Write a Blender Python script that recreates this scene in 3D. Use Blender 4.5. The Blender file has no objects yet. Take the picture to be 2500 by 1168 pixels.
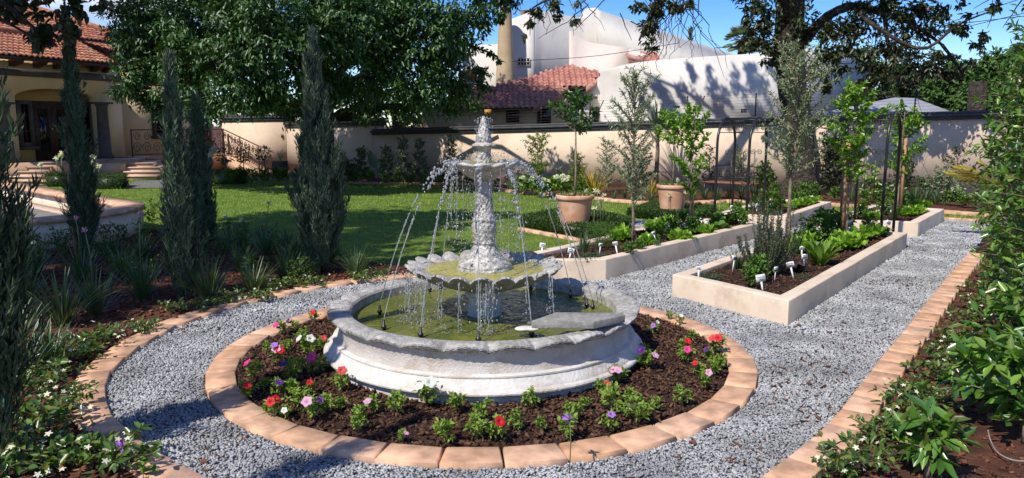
import bpy, math, random
import numpy as np
PI = math.pi
rng = np.random.default_rng(11)
random.seed(11)
SC = bpy.context.scene
COL = SC.collection
R = math.radians

# ------------------------------------------------------------------ camera
F, YH, H = 1850.0, 305.0, 1.75
TH = math.atan((584 - YH) / F)
def ray(px, py):
    u = (px - 1250) / F; v = -(py - 584) / F
    return np.array([u, math.cos(TH) + v * math.sin(TH), -math.sin(TH) + v * math.cos(TH)])
EYE = np.array([0, 0, H])
def G(px, py, z=0.0):
    d = ray(px, py); return EYE + d * ((z - H) / d[2])
def D(px, py, y):
    d = ray(px, py); return EYE + d * (y / d[1])
def VP(px, py, a, b):
    """ray against the vertical plane through ground points a and b"""
    d = ray(px, py); n = np.array([-(b[1] - a[1]), b[0] - a[0], 0.0])
    t = n.dot(np.array([a[0], a[1], 0]) - EYE) / n.dot(d); return EYE + d * t
cam = bpy.data.cameras.new('camera'); co = bpy.data.objects.new('camera', cam); COL.objects.link(co)
cam.sensor_width = 36; cam.lens = F / 2500 * 36; cam.clip_end = 3000; cam.clip_start = .05
co.location = (0, 0, H); co.rotation_euler = (PI / 2 - TH, 0, 0); SC.camera = co

# ------------------------------------------------------------------ mesh building
class FM:
    def __init__(s): s.V = []; s.F = []; s.n = 0
    def add(s, V, Fs):
        V = np.asarray(V, float).reshape(-1, 3)
        if isinstance(Fs, np.ndarray): s.F.append(Fs + s.n)
        else:
            by = {}
            for f in Fs: by.setdefault(len(f), []).append(f)
            for k in by: s.F.append(np.array(by[k], int) + s.n)
        s.V.append(V); s.n += len(V); return s
    def merge(s, o):
        for f in o.F: s.F.append(f + s.n)
        s.V += o.V; s.n += o.n; return s
    def mesh(s, name, mat, smooth=False):
        me = bpy.data.meshes.new(name)
        V = np.concatenate(s.V) if s.V else np.zeros((0, 3))
        me.vertices.add(len(V)); me.vertices.foreach_set('co', V.astype(np.float32).ravel())
        nl = sum(f.size for f in s.F); npoly = sum(len(f) for f in s.F)
        me.loops.add(nl); me.polygons.add(npoly)
        me.loops.foreach_set('vertex_index', np.concatenate([f.ravel() for f in s.F]).astype(np.int32))
        tot = np.concatenate([np.full(len(f), f.shape[1]) for f in s.F]).astype(np.int32)
        st = np.concatenate([[0], np.cumsum(tot)[:-1]]).astype(np.int32)
        me.polygons.foreach_set('loop_start', st); me.polygons.foreach_set('loop_total', tot)
        if smooth:  me.polygons.foreach_set('use_smooth', np.ones(npoly, bool))
        me.update(calc_edges=True); me.validate()
        if smooth == 'edge': me.set_sharp_from_angle(angle=R(28))
        if mat: me.materials.append(mat)
        return me
    def build(s, name, mat, parent=None, smooth=False, loc=None, rz=0):
        o = bpy.data.objects.new(name, s.mesh(name, mat, smooth)); COL.objects.link(o)
        if parent: o.parent = parent
        if loc is not None: o.location = loc
        if rz: o.rotation_euler[2] = rz
        return o
def obj(name, me, parent=None, loc=(0, 0, 0), rot=(0, 0, 0), sc=1):
    o = bpy.data.objects.new(name, me); COL.objects.link(o); o.parent = parent
    o.location = loc; o.rotation_euler = rot; o.scale = (sc, sc, sc) if np.isscalar(sc) else sc
    return o
def tag(o, label, cat, group=None):
    o['label'] = label; o['category'] = cat
    if group: o['group'] = group
    return o
def struct(o, label=None):
    o['kind'] = 'structure'
    if label: o['label'] = label
    return o
def stuff(o, label, cat):
    o['kind'] = 'stuff'; o['label'] = label; o['category'] = cat; return o
def thing(name, label, cat, loc=(0, 0, 0), rz=0, group=None, sc=1):
    o = bpy.data.objects.new(name, None); COL.objects.link(o); o.empty_display_size = .1
    o.location = loc; o.rotation_euler = (0, 0, rz); o.scale = (sc, sc, sc) if np.isscalar(sc) else sc
    return tag(o, label, cat, group)
def dup(src, loc, rz=0, label=None, sc=1, group=None):
    r = src.copy(); COL.objects.link(r); r.location = loc; r.rotation_euler = (0, 0, rz)
    r.scale = (sc, sc, sc) if np.isscalar(sc) else sc
    if label: r['label'] = label
    if group: r['group'] = group
    for ch in list(src.children):
        c = ch.copy(); COL.objects.link(c); c.parent = r
        for g in ch.children:
            d = g.copy(); COL.objects.link(d); d.parent = c
    return r

def box(fm, c, s, rz=0):
    x, y, z = np.array(s) / 2
    V = np.array([(-x,-y,-z),(x,-y,-z),(x,y,-z),(-x,y,-z),(-x,-y,z),(x,-y,z),(x,y,z),(-x,y,z)])
    if rz:
        cs, sn = math.cos(rz), math.sin(rz); V = V @ np.array([[cs, sn, 0], [-sn, cs, 0], [0, 0, 1]])
    return fm.add(V + np.array(c), [(0,3,2,1),(4,5,6,7),(0,1,5,4),(1,2,6,5),(2,3,7,6),(3,0,4,7)])
def prism(fm, poly, z0, z1):
    n = len(poly); P = [(p[0], p[1]) for p in poly]
    a = sum(P[i][0] * P[(i+1) % n][1] - P[(i+1) % n][0] * P[i][1] for i in range(n))
    if a < 0: P = P[::-1]
    V = [(x, y, z0) for x, y in P] + [(x, y, z1) for x, y in P]
    Fs = [tuple(range(n-1, -1, -1)), tuple(range(n, 2*n))] + [(i, (i+1) % n, n + (i+1) % n, n + i) for i in range(n)]
    return fm.add(V, Fs)
def ext(fm, pts, vec):
    pts = [np.array(p, float) for p in pts]; vec = np.array(vec, float); n = len(pts)
    nrm = sum(np.cross(pts[i] - pts[0], pts[(i+1) % n] - pts[0]) for i in range(n))
    if nrm.dot(vec) > 0: pts = pts[::-1]
    V = pts + [p + vec for p in pts]
    return fm.add(V, [tuple(range(n)), tuple(range(2*n-1, n-1, -1))] + [(i, n + i, n + (i+1) % n, (i+1) % n) for i in range(n)])
def lathe(fm, prof, n=48, c=(0, 0, 0), mod=None, cap=True):
    th = np.linspace(0, 2*PI, n, endpoint=False); V = []
    for r, z in prof:
        rr = np.full(n, float(r)); zz = np.full(n, float(z))
        if mod: rr, zz = mod(th, rr, zz)
        V.append(np.stack([rr*np.cos(th) + c[0], rr*np.sin(th) + c[1], zz + c[2]], 1))
    V = np.concatenate(V); i = np.arange(n); j = (i+1) % n; Fs = []
    for k in range(len(prof)-1):
        Fs.append(np.stack([k*n+i, k*n+j, (k+1)*n+j, (k+1)*n+i], 1))
    fs = [tuple(f) for f in np.concatenate(Fs)]
    if cap: fs += [tuple(range(n-1, -1, -1)), tuple((len(prof)-1)*n + i)]
    return fm.add(V, fs)
def tube(fm, path, rad, n=6, caps=True):
    path = np.asarray(path, float); m = len(path)
    rad = np.full(m, rad) if np.isscalar(rad) else np.asarray(rad, float)
    t = np.gradient(path, axis=0); t /= np.linalg.norm(t, axis=1, keepdims=True) + 1e-9
    up = np.array([0, 0, 1.]) if abs(t[0][2]) < .9 else np.array([1., 0, 0])
    a = np.cross(t, up); a /= np.linalg.norm(a, axis=1, keepdims=True) + 1e-9; b = np.cross(t, a)
    th = np.linspace(0, 2*PI, n, endpoint=False)
    V = path[:, None] + rad[:, None, None] * (np.cos(th)[None, :, None]*a[:, None] + np.sin(th)[None, :, None]*b[:, None])
    i = np.arange(n); j = (i+1) % n
    Fs = np.concatenate([np.stack([k*n+i, (k+1)*n+i, (k+1)*n+j, k*n+j], 1) for k in range(m-1)])
    fs = [tuple(f) for f in Fs]
    if caps: fs += [tuple(i), tuple((m-1)*n + i[::-1])]
    return fm.add(V.reshape(-1, 3), fs)
def unit(v): return v / (np.linalg.norm(v, axis=-1, keepdims=True) + 1e-9)
def runit(n): return unit(rng.normal(size=(n, 3)))
def leaves(fm, P, Dv, N, L, W, fold=.2, curl=.12):
    n = len(P); L = np.broadcast_to(L, n)[:, None]; W = np.broadcast_to(W, n)[:, None]
    Dv = unit(Dv); S = unit(np.cross(Dv, N)); N2 = np.cross(S, Dv)
    V = np.stack([P, P + Dv*L*.32 - S*W*.5 + N2*W*fold, P + Dv*L*.68 - S*W*.4 + N2*(W*fold*.8 - L*curl*.4),
                  P + Dv*L - N2*L*curl, P + Dv*L*.68 + S*W*.4 + N2*(W*fold*.8 - L*curl*.4), P + Dv*L*.32 + S*W*.5 + N2*W*fold], 1)
    b = (np.arange(n) * 6)[:, None]
    Fq = np.concatenate([b + np.array([[0, 3, 2, 1]]), b + np.array([[0, 5, 4, 3]])])
    return fm.add(V.reshape(-1, 3), Fq)
def rhombs(fm, P, Dv, N, L, W):
    n = len(P); L = np.broadcast_to(L, n)[:, None]; W = np.broadcast_to(W, n)[:, None]
    Dv = unit(Dv); S = unit(np.cross(Dv, N))
    V = np.stack([P, P + Dv*L*.5 - S*W*.5, P + Dv*L, P + Dv*L*.5 + S*W*.5], 1)
    return fm.add(V.reshape(-1, 3), (np.arange(n)*4)[:, None] + np.array([[0, 3, 2, 1]]))
def blades(fm, n, L, W, a0, a1, K=5, r0=.03, ruffle=0, P0=None, az=None):
    """n strap leaves arching from a base: angle from the vertical runs a0 -> a0+a1"""
    L = L * rng.uniform(.65, 1.1, n); az = rng.uniform(0, 2*PI, n) if az is None else az
    A0 = rng.uniform(a0[0], a0[1], n); A1 = rng.uniform(a1[0], a1[1], n)
    s = np.linspace(0, 1, K+1); ang = A0[:, None] + A1[:, None]*s[None]**1.6
    dr = np.sin(ang) * L[:, None] / K; dz = np.cos(ang) * L[:, None] / K
    rr = np.concatenate([np.zeros((n, 1)), np.cumsum(dr[:, :-1], 1)], 1) + rng.uniform(0, r0, n)[:, None]
    zz = np.concatenate([np.zeros((n, 1)), np.cumsum(dz[:, :-1], 1)], 1)
    c, sn = np.cos(az)[:, None], np.sin(az)[:, None]
    C = np.stack([rr*c, rr*sn, zz], 2)
    if P0 is not None: C += P0[:, None]
    S = np.stack([-sn, c, 0*c], 2)
    w = W * np.minimum(1, (s*3 + .35)) * np.sqrt(np.maximum(0.02, 1 - s**2.5)) * .5
    if ruffle: w = W * np.sin(PI * np.minimum(1, .12 + s*.8))**.7 * .5
    w = w[None, :, None] * rng.uniform(.75, 1.2, n)[:, None, None]
    ru = ruffle * rng.uniform(-1, 1, (n, K+1, 2)) * W
    Lf = C - S*w; Rt = C + S*w; Lf[..., 2] += ru[..., 0] + W*.12; Rt[..., 2] += ru[..., 1] + W*.12
    V = np.stack([Lf, C, Rt], 2).reshape(-1, 3)
    k = np.arange(K); b = (np.arange(n)*(K+1)*3)[:, None]
    q1 = np.stack([k*3, k*3+1, (k+1)*3+1, (k+1)*3], 1).ravel(); q2 = np.stack([k*3+1, k*3+2, (k+1)*3+2, (k+1)*3+1], 1).ravel()
    Fq = np.concatenate([(b + q1).reshape(-1, 4), (b + q2).reshape(-1, 4)])
    return fm.add(V, Fq)
def chips(fm, P, s, flat=.35, asp=1.6):
    """small angular stones or bark chips, s = length per item"""
    n = len(P); s = np.broadcast_to(s, n)
    base = np.array([(-1,-1,-1),(1,-1,-1),(1,1,-1),(-1,1,-1),(-1,-1,1),(1,-1,1),(1,1,1),(-1,1,1)], float)
    V = base[None] * (1 + rng.uniform(-.45, .1, (n, 8, 3)))
    sc = np.stack([s*.5*rng.uniform(.8, 1.2, n), s*.5/asp*rng.uniform(.7, 1.3, n), s*.5*flat*rng.uniform(.6, 1.4, n)], 1)
    V = V * sc[:, None]
    q = unit(rng.normal(size=(n, 4)) * np.array([1.4, .38, .38, 1.4]))
    w, x, y, z = q.T
    M = np.stack([1-2*(y*y+z*z), 2*(x*y-z*w), 2*(x*z+y*w), 2*(x*y+z*w), 1-2*(x*x+z*z), 2*(y*z-x*w), 2*(x*z-y*w), 2*(y*z+x*w), 1-2*(x*x+y*y)], 1).reshape(n, 3, 3)
    V = np.einsum('nij,nkj->nki', M, V) + P[:, None]
    q = np.array([(0,3,2,1),(4,5,6,7),(0,1,5,4),(1,2,6,5),(2,3,7,6),(3,0,4,7)])
    return fm.add(V.reshape(-1, 3), ((np.arange(n)*8)[:, None, None] + q[None]).reshape(-1, 4))
_ico = None
def blobs(fm, P, r, stretch=None):
    """round drops"""
    global _ico
    if _ico is None:
        import bmesh
        bm = bmesh.new(); bmesh.ops.create_icosphere(bm, subdivisions=1, radius=1)
        _ico = (np.array([v.co for v in bm.verts]), np.array([[v.index for v in f.verts] for f in bm.faces])); bm.free()
    n = len(P); r = np.broadcast_to(r, n)
    V = _ico[0][None] * r[:, None, None] * (1 + rng.uniform(-.25, .25, (n, len(_ico[0]), 1)))
    if stretch is not None: V = V * stretch[:, None]
    V = V + P[:, None]; m = len(_ico[0])
    return fm.add(V.reshape(-1, 3), ((np.arange(n)*m)[:, None, None] + _ico[1][None]).reshape(-1, 3))
def inside(P, poly):
    x, y = P[:, 0], P[:, 1]; r = np.zeros(len(P), bool); n = len(poly)
    for i in range(n):
        x0, y0 = poly[i][:2]; x1, y1 = poly[(i+1) % n][:2]
        if y0 == y1: continue
        c = ((y0 > y) != (y1 > y)) & (x < (x1-x0)*(y-y0)/(y1-y0) + x0); r ^= c
    return r
def scatter(poly, n):
    a = np.array([p[:2] for p in poly]); lo, hi = a.min(0), a.max(0); out = np.zeros((0, 2))
    while len(out) < n:
        p = rng.uniform(lo, hi, (max(64, n*2), 2)); out = np.concatenate([out, p[inside(p, poly)]])
    return out[:n]
def wob(x, y, s=1.0):
    return (np.sin(x*2.1*s + 1.3) * np.cos(y*1.7*s - .4) + .5*np.sin(x*5.3*s + y*4.1*s) + .3*np.cos(x*9.7*s - y*11.3*s)) / 1.8
def sheet(poly, cell, zf):
    """a fine ground sheet over the cells whose middles lie inside poly"""
    a = np.array([p[:2] for p in poly]); lo, hi = a.min(0) - cell, a.max(0) + cell
    nx, ny = np.ceil((hi - lo) / cell).astype(int) + 1
    X, Yy = np.meshgrid(lo[0] + np.arange(nx)*cell, lo[1] + np.arange(ny)*cell, indexing='ij')
    V = np.stack([X, Yy, zf(X, Yy)], 2).reshape(-1, 3)
    i, j = np.meshgrid(np.arange(nx-1), np.arange(ny-1), indexing='ij'); q = np.stack([i*ny+j, (i+1)*ny+j, (i+1)*ny+j+1, i*ny+j+1], 2).reshape(-1, 4)
    c = V[q].mean(1); q = q[inside(c, poly)]
    u, inv = np.unique(q, return_inverse=True)
    return FM().add(V[u], inv.reshape(-1, 4))
def spline(P, n):
    P = np.asarray(P, float); m = len(P); out = []
    Q = np.concatenate([[2*P[0]-P[1]], P, [2*P[-1]-P[-2]]])
    for t in np.linspace(0, m-1, n):
        i = min(int(t), m-2); u = t - i; a, b, c, d = Q[i:i+4]
        out.append(.5*((2*b) + (c-a)*u + (2*a-5*b+4*c-d)*u*u + (3*b-a-3*c+d)*u**3))
    return np.array(out)
def resample(P, step):
    P = np.asarray(P, float); d = np.concatenate([[0], np.cumsum(np.linalg.norm(np.diff(P, axis=0), axis=1))])
    n = max(2, int(round(d[-1]/step)) + 1); s = np.linspace(0, d[-1], n)
    return np.stack([np.interp(s, d, P[:, k]) for k in range(P.shape[1])], 1)

# ------------------------------------------------------------------ materials
def nodes(name):
    m = bpy.data.materials.new(name); m.use_nodes = True; nt = m.node_tree
    return m, nt, nt.nodes['Principled BSDF'], nt.nodes['Material Output']
def ramp(nt, stops):
    r = nt.nodes.new('ShaderNodeValToRGB'); e = r.color_ramp.elements
    while len(e) < len(stops): e.new(.5)
    for k, (p, c) in enumerate(stops): e[k].position = p; e[k].color = (*c, 1)
    return r
def surf(name, c1, c2, scale=6, rough=.85, bump=.2, bscale=40, c3=None, stain=None, sscale=1.5, dist=.004, spec=.3, lo=.35, hi=.65):
    """two-tone noise surface with a bump and optional stains"""
    m, nt, b, _ = nodes(name); L = nt.links.new
    tc = nt.nodes.new('ShaderNodeNewGeometry')
    n1 = nt.nodes.new('ShaderNodeTexNoise'); n1.inputs['Scale'].default_value = scale; n1.inputs['Detail'].default_value = 8
    L(tc.outputs['Position'], n1.inputs['Vector'])
    st = [(lo, c1), (hi, c2)] + ([(.8, c3)] if c3 else [])
    r = ramp(nt, st); L(n1.outputs['Fac'], r.inputs['Fac']); out = r.outputs['Color']
    if stain:
        n3 = nt.nodes.new('ShaderNodeTexNoise'); n3.inputs['Scale'].default_value = sscale; n3.inputs['Detail'].default_value = 6
        n3.inputs['Roughness'].default_value = .7; L(tc.outputs['Position'], n3.inputs['Vector'])
        r3 = ramp(nt, [(.5, (0, 0, 0)), (.68, (1, 1, 1))]); L(n3.outputs['Fac'], r3.inputs['Fac'])
        mx = nt.nodes.new('ShaderNodeMix'); mx.data_type = 'RGBA'; L(r3.outputs['Color'], mx.inputs['Factor'])
        L(out, mx.inputs['A']); mx.inputs['B'].default_value = (*stain, 1); out = mx.outputs['Result']
    L(out, b.inputs['Base Color']); b.inputs['Roughness'].default_value = rough; b.inputs['Specular IOR Level'].default_value = spec
    n2 = nt.nodes.new('ShaderNodeTexNoise'); n2.inputs['Scale'].default_value = bscale; n2.inputs['Detail'].default_value = 5
    L(tc.outputs['Position'], n2.inputs['Vector'])
    bp = nt.nodes.new('ShaderNodeBump'); bp.inputs['Strength'].default_value = bump; bp.inputs['Distance'].default_value = dist * 5
    L(n2.outputs['Fac'], bp.inputs['Height']); L(bp.outputs['Normal'], b.inputs['Normal'])
    return m
def island(name, cols, rough=.6, transl=0, spec=.3, nscale=0, bump=0, coat=0):
    """colour picked at random for every loose piece: leaves, tiles, stones"""
    m, nt, b, out = nodes(name); L = nt.links.new
    g = nt.nodes.new('ShaderNodeNewGeometry')
    k = len(cols); r = ramp(nt, [(i/(k-1) if k > 1 else 0, c) for i, c in enumerate(cols)])
    L(g.outputs['Random Per Island'], r.inputs['Fac']); col = r.outputs['Color']
    if nscale:
        n = nt.nodes.new('ShaderNodeTexNoise'); n.inputs['Scale'].default_value = nscale; n.inputs['Detail'].default_value = 6; L(g.outputs['Position'], n.inputs['Vector'])
        rr = ramp(nt, [(.3, (.6, .6, .6)), (.7, (1.25, 1.25, 1.25))]); L(n.outputs['Fac'], rr.inputs['Fac'])
        mx = nt.nodes.new('ShaderNodeMix'); mx.data_type = 'RGBA'; mx.blend_type = 'MULTIPLY'; mx.inputs['Factor'].default_value = 1
        L(col, mx.inputs['A']); L(rr.outputs['Color'], mx.inputs['B']); col = mx.outputs['Result']
        if bump:
            bp = nt.nodes.new('ShaderNodeBump'); bp.inputs['Strength'].default_value = bump; bp.inputs['Distance'].default_value = .01
            L(n.outputs['Fac'], bp.inputs['Height']); L(bp.outputs['Normal'], b.inputs['Normal'])
    L(col, b.inputs['Base Color']); b.inputs['Roughness'].default_value = rough; b.inputs['Specular IOR Level'].default_value = spec
    if transl:
        t = nt.nodes.new('ShaderNodeBsdfTranslucent'); mx = nt.nodes.new('ShaderNodeMixShader'); mx.inputs[0].default_value = transl
        br = nt.nodes.new('ShaderNodeMix'); br.data_type = 'RGBA'; br.blend_type = 'MULTIPLY'; br.inputs['Factor'].default_value = 1
        L(col, br.inputs['A']); br.inputs['B'].default_value = (1.5, 1.6, .6, 1)
        L(br.outputs['Result'], t.inputs['Color']); L(b.outputs[0], mx.inputs[1]); L(t.outputs[0], mx.inputs[2]); L(mx.outputs[0], out.inputs['Surface'])
    return m
def plain(name, c, rough=.5, metal=0, spec=.5):
    return surf(name, tuple(x*.8 for x in c), tuple(min(1, x*1.15) for x in c), 12, rough, .05, 60, spec=spec) if not metal else _metal(name, c, rough)
def _metal(name, c, rough):
    m, nt, b, _ = nodes(name); b.inputs['Base Color'].default_value = (*c, 1); b.inputs['Metallic'].default_value = 1; b.inputs['Roughness'].default_value = rough; return m

M = {}
M['soil'] = surf('soil', (.055, .022, .012), (.13, .05, .026), 9, .95, .6, 60, c3=(.19, .085, .05), dist=.01)
M['mulch'] = surf('mulch', (.03, .014, .009), (.075, .035, .02), 14, .95, .8, 70, c3=(.11, .06, .035), dist=.012)
M['bark'] = island('bark_chips', [(.02, .009, .006), (.055, .024, .013), (.09, .042, .022), (.14, .075, .045), (.045, .02, .012)], .9)
M['bark_red'] = island('red_bark_chips', [(.05, .016, .008), (.10, .034, .016), (.16, .06, .03), (.2, .09, .05)], .9)
M['lawn'] = surf('lawn', (.10, .165, .02), (.17, .25, .032), 2.2, .9, .7, 90, c3=(.25, .29, .055), dist=.012)
M['grass'] = island('grass_blades', [(.11, .20, .02), (.18, .29, .03), (.26, .36, .05), (.34, .40, .09)], .6, .25)
M['gravelbed'] = surf('gravel_bed', (.17, .172, .174), (.29, .295, .298), 55, .9, .9, 55, c3=(.38, .385, .39), dist=.014)
M['pebble'] = island('grey_stone_chips', [(.26, .262, .262), (.33, .333, .335), (.40, .403, .403), (.47, .47, .465), (.29, .295, .298), (.36, .352, .342)], .85, nscale=2.2)
M['paver'] = island('terracotta_pavers', [(.56, .315, .18), (.63, .37, .22), (.58, .345, .21), (.66, .41, .26), (.60, .37, .25)], .85, nscale=9, bump=.2)
M['plaster'] = surf('cream_plaster', (.64, .51, .38), (.73, .60, .46), 3, .9, .18, 90, stain=(.50, .39, .28), sscale=2.6)
M['wall'] = surf('beige_wall_plaster', (.63, .49, .36), (.69, .54, .41), 1.4, .92, .1, 90, stain=(.55, .43, .31), sscale=.9)
M['coping'] = surf('dark_grey_coping', (.055, .058, .062), (.085, .088, .092), 4, .6, .1, 60)
M['stone'] = surf('cast_stone', (0.516, 0.480, 0.432), (0.696, 0.648, 0.588), 7, .62, .35, 45, c3=(0.792, 0.732, 0.660), stain=(0.396, 0.336, 0.264), sscale=3.0, spec=.5)
M['wetstone'] = surf('wet_stone', (.26, .24, .21), (.55, .525, .48), 22, .3, .4, 55, c3=(.70, .68, .64), spec=.8, dist=.01)
M['rimstone'] = surf('weathered_stone', (.30, .285, .26), (.50, .475, .44), 22, .75, .6, 90, c3=(.58, .55, .51), stain=(.24, .22, .18), sscale=6, dist=.006)
M['wallstone'] = surf('stained_stone', (.44, .40, .36), (.56, .52, .48), 5, .7, .4, 70, c3=(.62, .58, .54), stain=(.36, .29, .23), sscale=4, dist=.005)
M['slab'] = surf('grey_concrete', (0.224, 0.216, 0.192), (0.336, 0.320, 0.288), 30, .85, .4, 90, stain=(0.160, 0.152, 0.136), sscale=5)
M['terracotta'] = surf('terracotta_pot', (.50, .25, .145), (.60, .33, .21), 5, .85, .1, 60, stain=(.62, .42, .30), sscale=2.5)
M['iron'] = plain('black_iron', (.018, .016, .015), .35)
M['rust'] = plain('rusty_iron', (.10, .045, .028), .7)
M['white'] = plain('white_plastic', (.78, .78, .78), .4)
M['ink'] = plain('black_ink', (.03, .03, .035), .6)
M['timber'] = surf('raw_timber', (.33, .18, .09), (.47, .28, .15), 18, .8, .2, 60)
M['bench_wood'] = surf('bench_timber', (.17, .07, .04), (.26, .12, .07), 14, .7, .2, 60)
M['trunk'] = surf('tree_bark', (0.035, 0.028, 0.022), (0.105, 0.081, 0.063), 9, .95, 1.0, 22, dist=.03)
M['twig'] = surf('twig_bark', (.16, .12, .085), (.27, .21, .15), 14, .9, .4, 50)
M['stem'] = plain('green_stem', (.11, .13, .05), .6)
M['white_render'] = surf('white_render', (0.578, 0.551, 0.514), (0.610, 0.583, 0.540), 3, .9, .04, 60, stain=(0.524, 0.492, 0.449), sscale=.9)
M['pink_render'] = surf('pale_pink_render', (.63, .54, .48), (.66, .57, .51), 3, .9, .04, 60)
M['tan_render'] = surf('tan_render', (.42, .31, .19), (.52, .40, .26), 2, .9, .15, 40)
M['house_wall'] = surf('house_plaster', (0.688, 0.516, 0.312), (0.781, 0.594, 0.375), 1.5, .9, .1, 60)
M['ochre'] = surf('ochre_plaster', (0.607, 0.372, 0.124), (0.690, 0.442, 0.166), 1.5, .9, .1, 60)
M['trim'] = surf('grey_brown_trim', (.075, .065, .058), (.105, .09, .08), 5, .8, .1, 40)
M['darkwood'] = surf('dark_wood', (.045, .02, .013), (.085, .04, .025), 8, .5, .1, 50)
M['glass'] = plain('dark_glass', (.012, .012, .013), .08)
M['tile'] = island('clay_tiles', [(.50, .14, .07), (.60, .20, .10), (.56, .26, .14), (.40, .14, .09), (.66, .30, .16), (.34, .17, .13), (.52, .17, .09)], .7, nscale=14)
M['pinktile'] = island('faded_red_tiles', [(.40, .17, .13), (.48, .22, .17), (.36, .15, .12), (.52, .26, .2)], .8, nscale=12)
M['roof_under'] = plain('roof_underside', (.06, .03, .022), .9)
M['fascia'] = plain('pink_fascia', (.42, .22, .18), .7)
M['step'] = surf('sandstone_steps', (0.550, 0.341, 0.209), (0.660, 0.440, 0.286), 5, .85, .15, 50, stain=(0.440, 0.264, 0.165), sscale=2)
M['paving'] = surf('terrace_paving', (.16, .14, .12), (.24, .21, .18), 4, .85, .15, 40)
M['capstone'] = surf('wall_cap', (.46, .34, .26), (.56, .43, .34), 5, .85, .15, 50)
M['shade'] = surf('grey_roof_sheet', (.25, .26, .29), (.31, .32, .35), 1, .8, .05, 30)
M['rock'] = surf('blue_grey_rock', (.018, .021, .032), (.045, .05, .068), 14, .6, .5, 40)
# foliage
M['cyp'] = island('cypress_needles', [(0.066, 0.106, 0.066), (0.106, 0.152, 0.092), (0.152, 0.205, 0.132), (0.079, 0.112, 0.059)], .6, .12)
M['cyp2'] = island('dark_cypress_needles', [(0.057, 0.093, 0.052), (0.093, 0.137, 0.071), (0.144, 0.187, 0.108)], .6, .12)
M['oak'] = island('tree_leaves', [(0.026, 0.064, 0.013), (0.036, 0.091, 0.020), (0.054, 0.118, 0.027), (0.077, 0.144, 0.036)],   .42, .14, spec=.5)
M['dark_leaf'] = island('dark_leaves', [(0.024, 0.046, 0.017), (0.036, 0.062, 0.022), (0.054, 0.078, 0.029), (0.090, 0.060, 0.030)], .4, .15, spec=.5)
M['far_leaf'] = island('far_leaves', [(0.044, 0.094, 0.020), (0.069, 0.138, 0.027), (0.106, 0.188, 0.044), (0.050, 0.106, 0.025)], .5, .25)
M['olive'] = island('olive_leaves', [(0.164, 0.223, 0.124), (0.247, 0.313, 0.181), (0.329, 0.394, 0.255), (0.140, 0.181, 0.099)], .5, .2)
M['citrus'] = island('citrus_leaves', [(0.084, 0.192, 0.019), (0.144, 0.288, 0.026), (0.240, 0.384, 0.042), (0.108, 0.216, 0.024)], .35, .3, spec=.5)
M['lemon'] = island('lemon_leaves', [(0.032, 0.086, 0.016), (0.052, 0.121, 0.023), (0.081, 0.172, 0.034)], .35, .25, spec=.5)
M['gloss'] = island('glossy_leaves', [(0.041, 0.105, 0.018), (0.060, 0.149, 0.024), (0.105, 0.224, 0.030), (0.194, 0.329, 0.045), (0.075, 0.075, 0.030)], .28, .22, spec=.6)
M['shrub'] = island('shrub_leaves', [(0.042, 0.090, 0.017), (0.066, 0.132, 0.024), (0.108, 0.192, 0.036)], .45, .25)
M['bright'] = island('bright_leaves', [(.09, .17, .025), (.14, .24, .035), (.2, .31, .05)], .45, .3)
M['lettuce'] = island('lettuce_leaves', [(.16, .31, .03), (.22, .40, .04), (.30, .46, .06), (.12, .25, .03)], .45, .35)
M['herb'] = island('herb_leaves', [(.05, .115, .018), (.085, .17, .025), (.12, .21, .03)], .5, .25)
M['rosemary'] = island('rosemary_needles', [(0.036, 0.061, 0.029), (0.054, 0.083, 0.040), (0.079, 0.108, 0.058)], .6, .15)
M['purple'] = island('purple_leaves', [(.025, .014, .022), (.045, .028, .035), (.05, .05, .04)], .4, .1)
M['strap'] = island('strap_leaves', [(0.048, 0.093, 0.034), (0.078, 0.127, 0.048), (0.108, 0.167, 0.073)], .4, .2, spec=.5)
M['pet_leaf'] = island('petunia_leaves', [(0.127, 0.207, 0.029), (0.196, 0.299, 0.046), (0.253, 0.356, 0.069), (0.103, 0.172, 0.029)], .6, .3)
M['jas'] = island('jasmine_leaves', [(0.036, 0.084, 0.017), (0.060, 0.126, 0.024), (0.132, 0.216, 0.042), (0.168, 0.156, 0.036)], .3, .22, spec=.55)
M['box'] = island('box_leaves', [(0.023, 0.054, 0.009), (0.041, 0.086, 0.014), (0.068, 0.126, 0.023)], .45, .2)
M['gold'] = island('yellow_fronds', [(.42, .34, .04), (.52, .44, .07), (.36, .22, .03), (.3, .34, .06)], .5, .25)
M['yucca'] = island('yucca_leaves', [(.05, .08, .035), (.08, .12, .055), (.13, .17, .08)], .5, .15)
M['fwhite'] = island('white_petals', [(.75, .75, .72), (.8, .8, .75)], .6, .3)
M['fcream'] = island('cream_petals', [(.72, .70, .5), (.78, .76, .6)], .6, .3)
M['fred'] = island('red_petals', [(.55, .012, .02), (.62, .02, .03)], .55, .25)
M['fcoral'] = island('coral_petals', [(.62, .05, .06), (.66, .08, .09)], .55, .25)
M['fpink'] = island('magenta_petals', [(.62, .03, .2), (.68, .07, .28)], .55, .25)
M['fpale'] = island('lilac_pink_petals', [(.62, .3, .48), (.68, .4, .55)], .55, .25)
M['fpurple'] = island('purple_petals', [(.07, .015, .16), (.10, .02, .2)], .5, .2)
M['flilac'] = island('lilac_petals', [(.32, .12, .5), (.4, .2, .58)], .55, .25)
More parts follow.
